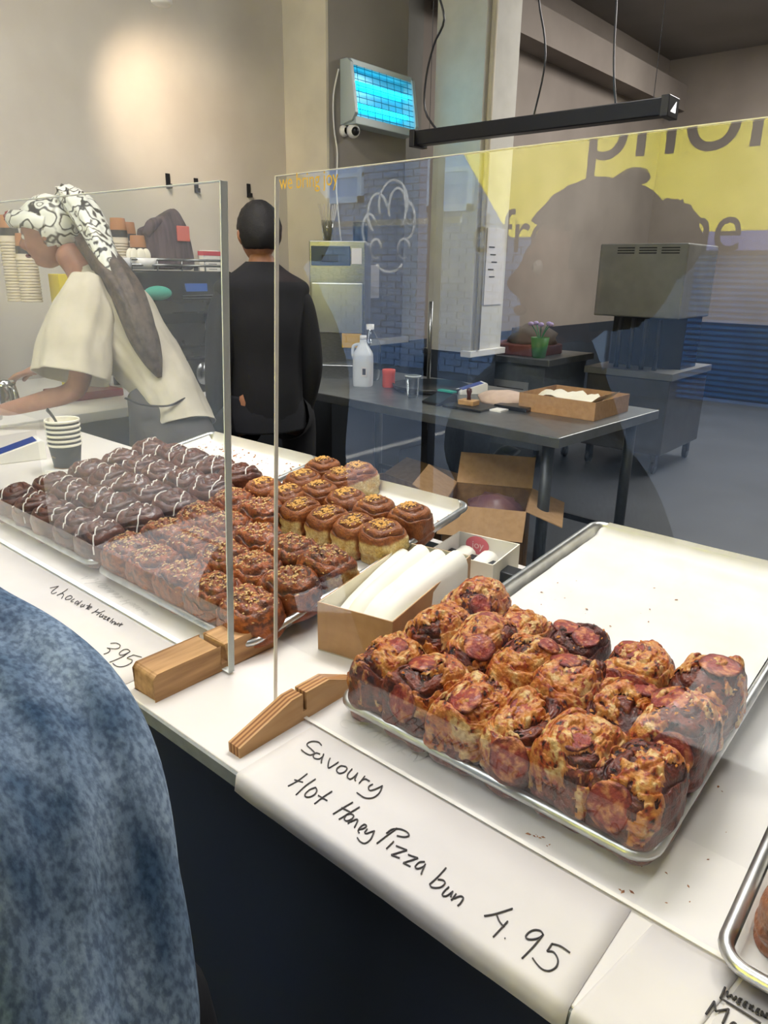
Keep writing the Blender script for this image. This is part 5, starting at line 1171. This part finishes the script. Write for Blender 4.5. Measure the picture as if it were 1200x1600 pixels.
ed = [('pelvis', 'waist'), ('waist', 'chest'), ('chest', 'upper'), ('upper', 'neck'), ('neck', 'skull'), ('upper', 'shn'), ('shn', 'eln'), ('eln', 'wrn'), ('upper', 'shf'), ('shf', 'elf'), ('elf', 'wrf'), ('pelvis', 'hipn'), ('hipn', 'kneen'), ('kneen', 'footn'), ('footn', 'toen'), ('pelvis', 'hipf'), ('hipf', 'kneef'), ('kneef', 'footf'), ('footf', 'toef')]
lft = -AR
for pre, wr, dv in (('n', 'wrn', lft*1+np.array([0, 0, -.1])), ('f', 'wrf', lft*1+np.array([0, 0, -.35]))):
    P_, E_, R_ = hand_pts(pre, pts[wr], dv, (0, 0, -1), 1.0, .5); pts.update(P_); rad.update(R_); ed += E_+[(wr, pre+'palm')]
skin_body('body', pts, ed, rad, M_skinb, wo_)
hd = rel(W(76, 368)); Mh = look(hd, lft+np.array([0, 0, -.22])-AF*.05, (0, 0, 1)); hw_ = head_mesh(M_skinb, wo_, Mh, 1.02)
def shirt_mat(name, a, b): return mat(name, a, b, rough=.9, scale=8, bump=.25, bscale=30)
M_tee = shirt_mat('beige_cotton', 'c0b8a6', 'b0a896')
# torso of the T-shirt: x = along view depth, y = across
def tl(P, R, **k): return loft([rel(W(*p)) for p in P], R, up=-AF, **k)
V, F = tl([(285, 668), (276, 640), (256, 600), (222, 552), (185, 500), (160, 462), (143, 440), (134, 428)], [(.13, .18), (.115, .165), (.12, .17), (.135, .18), (.15, .19), (.12, .17), (.075, .09), (.055, .06)], m=12, n=90, disp=lambda t, a: .05*float(fbm(math.cos(a)*2.5+3, math.sin(a)*2.5, t*3.5, 3))+.035*math.sin(t*26+3*math.cos(a)+2*math.sin(a*2))*(.3+.7*t if t < .5 else .5), cap=False)
V = np.array(V)
ob('t_shirt', V, F, M_tee, wo_, True).modifiers.new('thick', 'SOLIDIFY').thickness = .004
V, F = loft([rel(W(143, 452, -.12)), rel(W(132, 490, -.17)), rel(W(120, 540, -.19)), rel(W(112, 590, -.2))], [(.085, .09), (.11, .105), (.125, .115), (.135, .125)], 12, n=80, cap=False, disp=lambda t, a: .06*float(fbm(math.cos(a)*2+7, math.sin(a)*2, t*2, 3))+.03*math.sin(a*7+2*t), up=-AF)
ob('near_sleeve', V, F, M_tee, wo_, True).modifiers.new('thick', 'SOLIDIFY').thickness = .004
V, F = loft([rel(W(150, 450, .12)), rel(W(140, 490, .17)), rel(W(122, 550, .2))], [(.08, .085), (.10, .10), (.11, .11)], 8, n=36, cap=False, up=-AF); ob('far_sleeve', V, F, M_tee, wo_, True)
M_apr = mat('grey_apron', '4c4a4c', '403e40', rough=.85, scale=8, bump=.2)
V, F = tl([(240, 612), (262, 660), (275, 700), (285, 760), (290, 850)], [(.10, .14), (.15, .165), (.165, .19), (.17, .2), (.17, .2)], m=6, n=40, cap=False, disp=fold(5, .05, 2)); ob('apron', V, F, M_apr, wo_, True)
for (side_, kn, ft) in ((-.1, 'kneen', 'footn'), (.1, 'kneef', 'footf')):
    V, F = loft([pts['hipn' if side_ < 0 else 'hipf'], pts[kn], pts[ft]+np.array([0, 0, .03])], [(.11, .11), (.085, .085), (.07, .07)], 6, n=26, cap=False); ob('trouser_leg', V, F, M_black, wo_, True)
for f_, t_ in (('footn', 'toen'), ('footf', 'toef')):
    V, F = loft([pts[f_]+np.array([.04, .02, -.03]), pts[f_]+np.array([0, 0, -.025]), pts[t_]+np.array([0, 0, -.01])], [(.035, .035), (.045, .045), (.03, .022)], 5, n=18); ob('shoe', V, F, M_black, wo_, True)
st_ = [rel(W(x, y, -.19)) for x, y in ((292, 612), (270, 622), (230, 626), (190, 623))]
MB().tube(smooth_path([rel(W(297, 606, -.04)), rel(W(287, 622, -.13)), rel(W(262, 634, -.185)), rel(W(222, 632, -.19)), rel(W(196, 622, -.165))], 5), [(.006, .003)]*21, 8).ob('apron_strap', M_black, wo_, True)
# headscarf
M_sc = mat('patterned_silk', 'd6d6cc', '2b2a2a', rough=.35, scale=16, contrast=.5, detail=1.5, bump=.2, bscale=20)
_r = [n for n in M_sc.node_tree.nodes if n.type == 'VALTORGB'][0].color_ramp
for _p, _c in ((.0, 'd2d2c8'), (.44, 'dadad0'), (.47, '2a2828'), (.50, '2a2828'), (.53, 'd6d6cc'), (.60, 'c9c9bf'), (.63, '4a4038'), (.66, 'd6d6cc')):
    _e = _r.elements.new(_p) if _p else _r.elements[0]; _e.color = srgb(_c)
_r.elements[-1].color = srgb('cfcfc4')
def scarf_f(d): return .05*float(fbm(d[0]*2.2, d[1]*2.2, d[2]*2.2, 3))
V, F = ball((0, -.020, .030), (.098, .118, .115), 48, 30, scarf_f); V = np.array(V)
keep = lambda v: not (v[1] > .045 and v[2] < .055) and v[2] > -.055 and not (v[1] > .0 and v[2] < -.0+.02)
km = [keep(v) for v in V]; F = [f for f in F if all(km[i] for i in f)]; V, F, _u = compact(V, F); ob('headscarf', [Mh @ Vector(v) for v in V], F, M_sc, wo_, True).modifiers.new('thick', 'SOLIDIFY').thickness = .005
V, F = loft([Mh @ Vector(v) for v in ((.085, -.03, .03), (.09, .03, .06), (.05, .095, .078), (0, .112, .080), (-.05, .095, .078), (-.09, .03, .06), (-.085, -.03, .03))], [(.02, .03)]*7, 6, n=16, disp=fold(2, .15, 3)); ob('rolled_scarf_band', V, F, M_sc, wo_, True)
V, F = ball((.02, .125, .095), (.026, .026, .022), 20, 12, lambda d: .3*float(pn(d[0]*4, d[1]*4, d[2]*4))); ob('red_scrunchy', [Mh @ Vector(v) for v in V], F, mat('dark_red_velvet', '7c1d2a', rough=.8), wo_, True)
V, F = loft([rel(W(*p)) for p in ((112, 312, -.02), (134, 335, -.08), (155, 375, -.13), (172, 415, -.16), (190, 455, -.17), (204, 490, -.17))], [(.05, .07), (.055, .075), (.045, .06), (.036, .045), (.026, .030), (.012, .010)], 8, n=40, disp=fold(9, .16, 3), up=-AF); ob('scarf_tail', V, F, M_sc, wo_, True)
M_loc = mat('dark_brown_hair', '2a211f', '57473f', rough=.6, scale=30, bump=.6, bscale=120)
V, F = loft([rel(W(*p)) for p in ((140, 375, -.08), (172, 420, -.12), (200, 465, -.17), (222, 520, -.18), (240, 565, -.17), (250, 590, -.16))], [(.05, .06), (.06, .075), (.058, .07), (.05, .055), (.03, .035), (.008, .01)], 8, n=40, disp=fold(11, .25, 4), up=-AF); ob('long_hair', V, F, M_loc, wo_, True)

# ---- generic standing figure
def figure(x, y, height, face_az, label, skin, top, trouser, hairf=None, arms='down', tilt=(0, 0, 0), sleeve=True, bulk=1.0, head_turn=0., arm_bend=None):
    o = empty('person', (x, y, 0), (0, 0, face_az), label=label, cat='person'); h = height; k = h/1.75
    J = dict(pelvis=(0, 0, .53*h), waist=(0, .0, .61*h), chest=(0, .01, .72*h), upper=(0, 0, .80*h), neck=(0, .0, .85*h), skull=(0, .015, .90*h))
    R_ = dict(pelvis=(.15*k, .11*k), waist=(.135*k, .10*k), chest=(.15*k, .11*k), upper=(.11*k, .08*k), neck=.052*k, skull=.06*k); E_ = [('pelvis', 'waist'), ('waist', 'chest'), ('chest', 'upper'), ('upper', 'neck'), ('neck', 'skull')]
    for s_ in (-1, 1):
        t = 'r' if s_ > 0 else 'l'
        bend = (arm_bend or {}).get(t)
        J[t+'sh'] = (s_*.155*k, 0, .795*h); J[t+'el'] = bend[0] if bend else (s_*.205*k, .0, .62*h); J[t+'wr'] = bend[1] if bend else (s_*.195*k, .10, .48*h)
        J[t+'hp'] = (s_*.09*k, 0, .50*h); J[t+'kn'] = (s_*.095*k, .02, .28*h); J[t+'an'] = (s_*.10*k, -.02, .05*h); J[t+'to'] = (s_*.115*k, .13, .025*h)
        R_.update({t+'sh': .055*k, t+'el': .042*k, t+'wr': .028*k, t+'hp': .085*k, t+'kn': .058*k, t+'an': .04*k, t+'to': .03*k})
        E_ += [('upper', t+'sh'), (t+'sh', t+'el'), (t+'el', t+'wr'), ('pelvis', t+'hp'), (t+'hp', t+'kn'), (t+'kn', t+'an'), (t+'an', t+'to')]
        dv = np.array(J[t+'wr'])-np.array(J[t+'el']); P2, E2, R2_ = hand_pts(t, J[t+'wr'], dv, (-s_, .2, 0), k, .3); J.update(P2); E_ += E2+[(t+'wr', t+'palm')]; R_.update(R2_)
    skin_body('body', J, E_, R_, skin, o)
    b_ = bulk
    V, F = loft([(0, 0, .50*h), (0, 0, .56*h), (0, 0, .64*h), (0, 0, .73*h), (0, 0, .785*h), (0, 0, .82*h), (0, 0, .848*h), (0, 0, .870*h)], [(.17*k*b_, .13*k*b_), (.17*k*b_, .135*k*b_), (.17*k*b_, .13*k*b_), (.19*k*b_, .14*k*b_), (.215*k*b_, .125*k*b_), (.20*k, .105*k), (.115*k, .08*k), (.062*k, .066*k)], 7, n=48, cap=False, disp=fold(x*3, .04, 2), up=(0, 1, 0)); ob('sweater', V, F, top, o, True)
    for t, s_ in (('l', -1), ('r', 1)):
        a_, b2_, c_ = np.array(J[t+'sh']), np.array(J[t+'el']), np.array(J[t+'wr']); st0 = a_+np.array([-s_*.05, 0, .0])
        V, F = loft([st0, a_*.8+b2_*.2, b2_, c_], [(.075*k*b_, .070*k*b_), (.070*k*b_, .070*k*b_), (.06*k*b_, .06*k*b_), (.044*k*b_, .044*k*b_)], 7, n=26, cap=False, disp=fold(s_+x, .06, 2)); ob('sleeve', V, F, top, o, True)
        V, F = loft([J[t+'hp'], J[t+'kn'], (J[t+'an'][0], J[t+'an'][1], .06)], [(.105*k, .11*k), (.08*k, .085*k), (.07*k, .075*k)], 7, n=26, cap=False, disp=fold(s_*2, .05, 2)); ob('trouser_leg', V, F, trouser, o, True)
        an, to = J[t+'an'], J[t+'to']; V, F = loft([(an[0], an[1]-.05, .045), (an[0], an[1], .05), (to[0], to[1], .035), (to[0], to[1]+.04, .03)], [(.03, .03), (.045, .045), (.045, .032), (.02, .02)], 5, n=18); ob('shoe', V, F, M_black, o, True)
    V, F = loft([(0, 0, .47*h), (0, 0, .51*h), (0, 0, .56*h)], [(.175*k, .125*k), (.175*k, .12*k), (.16*k, .11*k)], 5, n=30); ob('trouser_seat', V, F, trouser, o, True)
    f = (math.sin(-head_turn), math.cos(head_turn), tilt[2] if len(tilt) > 2 else 0); Mh = look((0+tilt[0], .02+tilt[1], .928*h), f)
    head_mesh(skin, o, Mh, k*1.0)
    if hairf: hairf(o, Mh, k)
    return o
def short_hair(o, M, k):
    V, F = ball((0, -.012, .022), (.090, .110, .114), 44, 26, lambda d: .03*float(fbm(d[0]*6, d[1]*6, d[2]*6, 2))); V = np.array(V)*k
    kp = [not (v[1] > .055*k and v[2] < .07*k) and not (v[1] > -.015*k and v[2] < .02*k) and v[2] > -.06*k for v in V]
    F = [f for f in F if all(kp[i] for i in f)]; V, F, _ = compact(V, F); ob('hair', [M @ Vector(v) for v in V], F, M_hairb, o, True).modifiers.new('thick', 'SOLIDIFY').thickness = .006
def tied_hair(o, M, k):
    V, F = ball((0, -.02, .022), (.095, .122, .118), 44, 26, lambda d: .05*float(fbm(d[0]*4, d[1]*4, d[2]*4, 3))); V = np.array(V)*k
    kp = [not (v[1] > .055*k and v[2] < .065*k) and not (v[1] > .0 and v[2] < .0) and v[2] > -.085*k for v in V]
    F = [f for f in F if all(kp[i] for i in f)]; V, F, _ = compact(V, F); ob('hair', [M @ Vector(v) for v in V], F, M_hairb, o, True).modifiers.new('thick', 'SOLIDIFY').thickness = .008
    V, F = ball((0, -.12, .05), (.055, .05, .06), 26, 16, lambda d: .15*float(fbm(d[0]*4, d[1]*4, d[2]*4, 2))); ob('hair_bun', [M @ (Vector(v)*k) for v in V], F, M_hairb, o, True)
    V, F = loft([(-.04, -.05, .135), (0, -.06, .145), (.04, -.05, .135)], [(.02, .01)]*3, 5, n=10); ob('hair_clip', [M @ (Vector(v)*k) for v in V], F, M_black, o, True)
M_blk = shirt_mat('black_sweatshirt', '17171b', '131317'); M_blt = shirt_mat('black_trouser', '1b1c22', '16171c')
mp0 = HP(406, 350, 2.9)
def az_of(v): return math.atan2(-v[0], v[1])
figure(mp0[0], mp0[1], 1.74, az_of(AF)+.45, 'man in a black sweatshirt seen from behind, between the two screens', M_skinm, M_blk, M_blt, short_hair, bulk=.92, head_turn=-.05)
# ---- second customer in the queue (only seen mirrored in the screen)
figure(-1.28, -.05, 1.68, az_of((-.76, .65)), 'customer in dark clothes queuing at the counter, mirrored in the right screen', M_skinw, M_blk, M_blt, short_hair)

# ---- customer in the denim jacket (arm in the foreground, head mirrored in the screen)
M_den = bpy.data.materials.new('denim'); M_den.use_nodes = True
t_ = M_den.node_tree; N_ = t_.nodes; Lk = t_.links; pb2 = N_['Principled BSDF']; pb2.inputs['Roughness'].default_value = .9; pb2.inputs['Specular IOR Level'].default_value = .15
tcx = N_.new('ShaderNodeTexCoord')
n1_ = N_.new('ShaderNodeTexNoise'); n1_.inputs['Scale'].default_value = 260; n1_.inputs['Detail'].default_value = 4; mpd = N_.new('ShaderNodeMapping'); mpd.inputs['Scale'].default_value = (1, 1, .5); Lk.new(tcx.outputs['Object'], mpd.inputs[0]); Lk.new(mpd.outputs[0], n1_.inputs[0])
n2_ = N_.new('ShaderNodeTexNoise'); n2_.inputs['Scale'].default_value = 9; n2_.inputs['Detail'].default_value = 2.5; mpe = N_.new('ShaderNodeMapping'); mpe.inputs['Scale'].default_value = (3.2, 3.2, .35); Lk.new(tcx.outputs['Object'], mpe.inputs[0]); Lk.new(mpe.outputs[0], n2_.inputs[0])
rpd = N_.new('ShaderNodeValToRGB'); rpd.color_ramp.elements[0].position = .30; rpd.color_ramp.elements[0].color = srgb('3f566f'); rpd.color_ramp.elements[1].position = .72; rpd.color_ramp.elements[1].color = srgb('8fa2b6'); Lk.new(n2_.outputs[0], rpd.inputs[0])
rpw = N_.new('ShaderNodeValToRGB'); rpw.color_ramp.elements[0].position = .38; rpw.color_ramp.elements[0].color = (.55, .57, .62, 1); rpw.color_ramp.elements[1].position = .62; rpw.color_ramp.elements[1].color = (1.15, 1.15, 1.15, 1); Lk.new(n1_.outputs[0], rpw.inputs[0])
mxd = N_.new('ShaderNodeMix'); mxd.data_type = 'RGBA'; mxd.blend_type = 'MULTIPLY'; mxd.inputs[0].default_value = 1; Lk.new(rpd.outputs[0], mxd.inputs[6]); Lk.new(rpw.outputs[0], mxd.inputs[7]); Lk.new(mxd.outputs[2], pb2.inputs['Base Color'])
bpd = N_.new('ShaderNodeBump'); bpd.inputs['Strength'].default_value = .5; bpd.inputs['Distance'].default_value = .0008; Lk.new(n1_.outputs[0], bpd.inputs['Height']); Lk.new(bpd.outputs[0], pb2.inputs['Normal'])
fx, fy = -.58, .02
faz = az_of((-.76, .65)); dc = empty('person', (fx, fy, 0), (0, 0, 0), label='customer in a faded blue denim jacket at the left edge, arm nearest the camera', cat='person'); dl0 = np.array([fx, fy, 0])
rt = np.array([.65, .76, 0]); fw_ = np.array([-.76, .65, 0]); zz_ = np.array([0, 0, 1.])
D = lambda a, b, c: rt*a+fw_*b+zz_*c
H_ = 1.64
sh_ = HP(-70, 1010, .50)-dl0; elb = HP(85, 1560, .47)-dl0; wrs = elb+D(.0, .10, -.20)
pts = dict(pelvis=D(0, 0, .86), waist=D(0, 0, 1.0), chest=D(0, .01, 1.17), upper=D(0, 0, 1.30), neck=D(0.02, 0, 1.39), skull=D(.04, .02, 1.48), rsh=sh_*.75+D(.15, 0, 1.29)*.25, rel=elb, rwr=wrs, lsh=D(-.16, 0, 1.29), lel=D(-.22, 0, 1.02), lwr=D(-.15, .2, .98),
 rhp=D(.09, 0, .82), rkn=D(.09, .02, .45), ran=D(.1, -.02, .08), rto=D(.1, .12, .04), lhp=D(-.09, 0, .82), lkn=D(-.09, .02, .45), lan=D(-.1, -.02, .08), lto=D(-.1, .12, .04))
rad = dict(pelvis=(.14, .11), waist=(.12, .09), chest=(.13, .10), upper=(.10, .07), neck=.048, skull=.055, rsh=.05, rel=.038, rwr=.026, lsh=.05, lel=.038, lwr=.026, rhp=.08, rkn=.055, ran=.038, rto=.03, lhp=.08, lkn=.055, lan=.038, lto=.03)
ed = [('pelvis', 'waist'), ('waist', 'chest'), ('chest', 'upper'), ('upper', 'neck'), ('neck', 'skull')]+[(a+b, a+c) for a in 'rl' for b, c in (('sh', 'el'), ('el', 'wr'), ('hp', 'kn'), ('kn', 'an'), ('an', 'to'))]+[('upper', 'rsh'), ('upper', 'lsh'), ('pelvis', 'rhp'), ('pelvis', 'lhp')]
for t in 'rl':
    P2, E2, R2_ = hand_pts(t, pts[t+'wr'], pts[t+'wr']-pts[t+'el'], (0, 0, -1), .95, .4); pts.update(P2); ed += E2+[(t+'wr', t+'palm')]; rad.update(R2_)
skin_body('body', pts, ed, rad, M_skinb, dc)
hc = np.array([-.525, .025, 1.487])-dl0; Mh = look(hc, fw_); head_mesh(M_skinb, dc, Mh, .98); tied_hair(dc, Mh, .98)
V, F = loft([D(0, 0, .80), D(0, 0, .9), D(0, 0, 1.05), D(0, 0, 1.2), D(0, 0, 1.27), D(.01, 0, 1.335), D(.02, 0, 1.375)], [(.21, .15), (.205, .15), (.2, .145), (.205, .14), (.18, .12), (.12, .09), (.07, .07)], 8, n=56, cap=False, disp=fold(4, .05, 2), up=fw_); ob('denim_jacket', V, F, M_den, dc, True)
def dfold(t, a): 
    r_ = .075*math.sin(a*6+t*2.2+1.2*math.sin(t*3))+.045*math.sin(a*11-t*4)+.06*float(fbm(math.cos(a)*1.8+3, math.sin(a)*1.8, t*3.0, 3))
    return r_
V, F = loft([D(.04, 0, 1.30), HP(-300, 990, .52)-dl0, HP(-158, 1105, .50)-dl0, HP(-2, 1225, .48)-dl0, HP(34, 1400, .47)-dl0, HP(62, 1620, .465)-dl0, HP(90, 1850, .46)-dl0, wrs], [(.09, .09), (.095, .095), (.094, .092), (.097, .092), (.100, .095), (.102, .095), (.088, .085), (.05, .05)], 16, n=110, cap=False, disp=dfold, up=AF); ob('denim_sleeve', V, F, M_den, dc, True)
V, F = loft([D(-.10, 0, 1.31), pts['lsh'], pts['lel'], pts['lwr']], [(.06, .06), (.075, .075), (.07, .07), (.055, .055)], 8, n=30, cap=False, disp=fold(6, .06, 2)); ob('denim_sleeve', V, F, M_den, dc, True)
V, F = loft([D(.02, -.06, 1.36), D(.10, .0, 1.36), D(.03, .075, 1.34), D(-.06, .02, 1.37), D(.02, -.06, 1.37)], [(.012, .03)]*5, 7, n=14); ob('jacket_collar', V, F, M_den, dc, True)
for t in 'rl':
    V, F = loft([pts[t+'hp'], pts[t+'kn'], pts[t+'an']], [(.105, .11), (.08, .085), (.075, .08)], 7, n=26, cap=False); ob('trouser_leg', V, F, M_blt, dc, True)
    a_, b_ = pts[t+'an'], pts[t+'to']; V, F = loft([a_-fw_*.05, a_, b_, b_+fw_*.04], [(.03, .03), (.045, .045), (.045, .03), (.02, .02)], 5, n=18); ob('shoe', V, F, M_white, dc, True)

# ================================================================== curves and lettering become plain meshes
bpy.context.view_layer.update()
dg = bpy.context.evaluated_depsgraph_get()
for o in [o for o in S.objects if o.type in ('CURVE', 'FONT')]:
    d = bpy.data.meshes.new_from_object(o.evaluated_get(dg))
    n = link(o.name+'_mesh', d, o.parent); n.matrix_local = o.matrix_local.copy()
    for k in ('label', 'category', 'group', 'kind'):
        if k in o: n[k] = o[k]
    nm = o.name; bpy.data.objects.remove(o); n.name = nm; d.name = nm
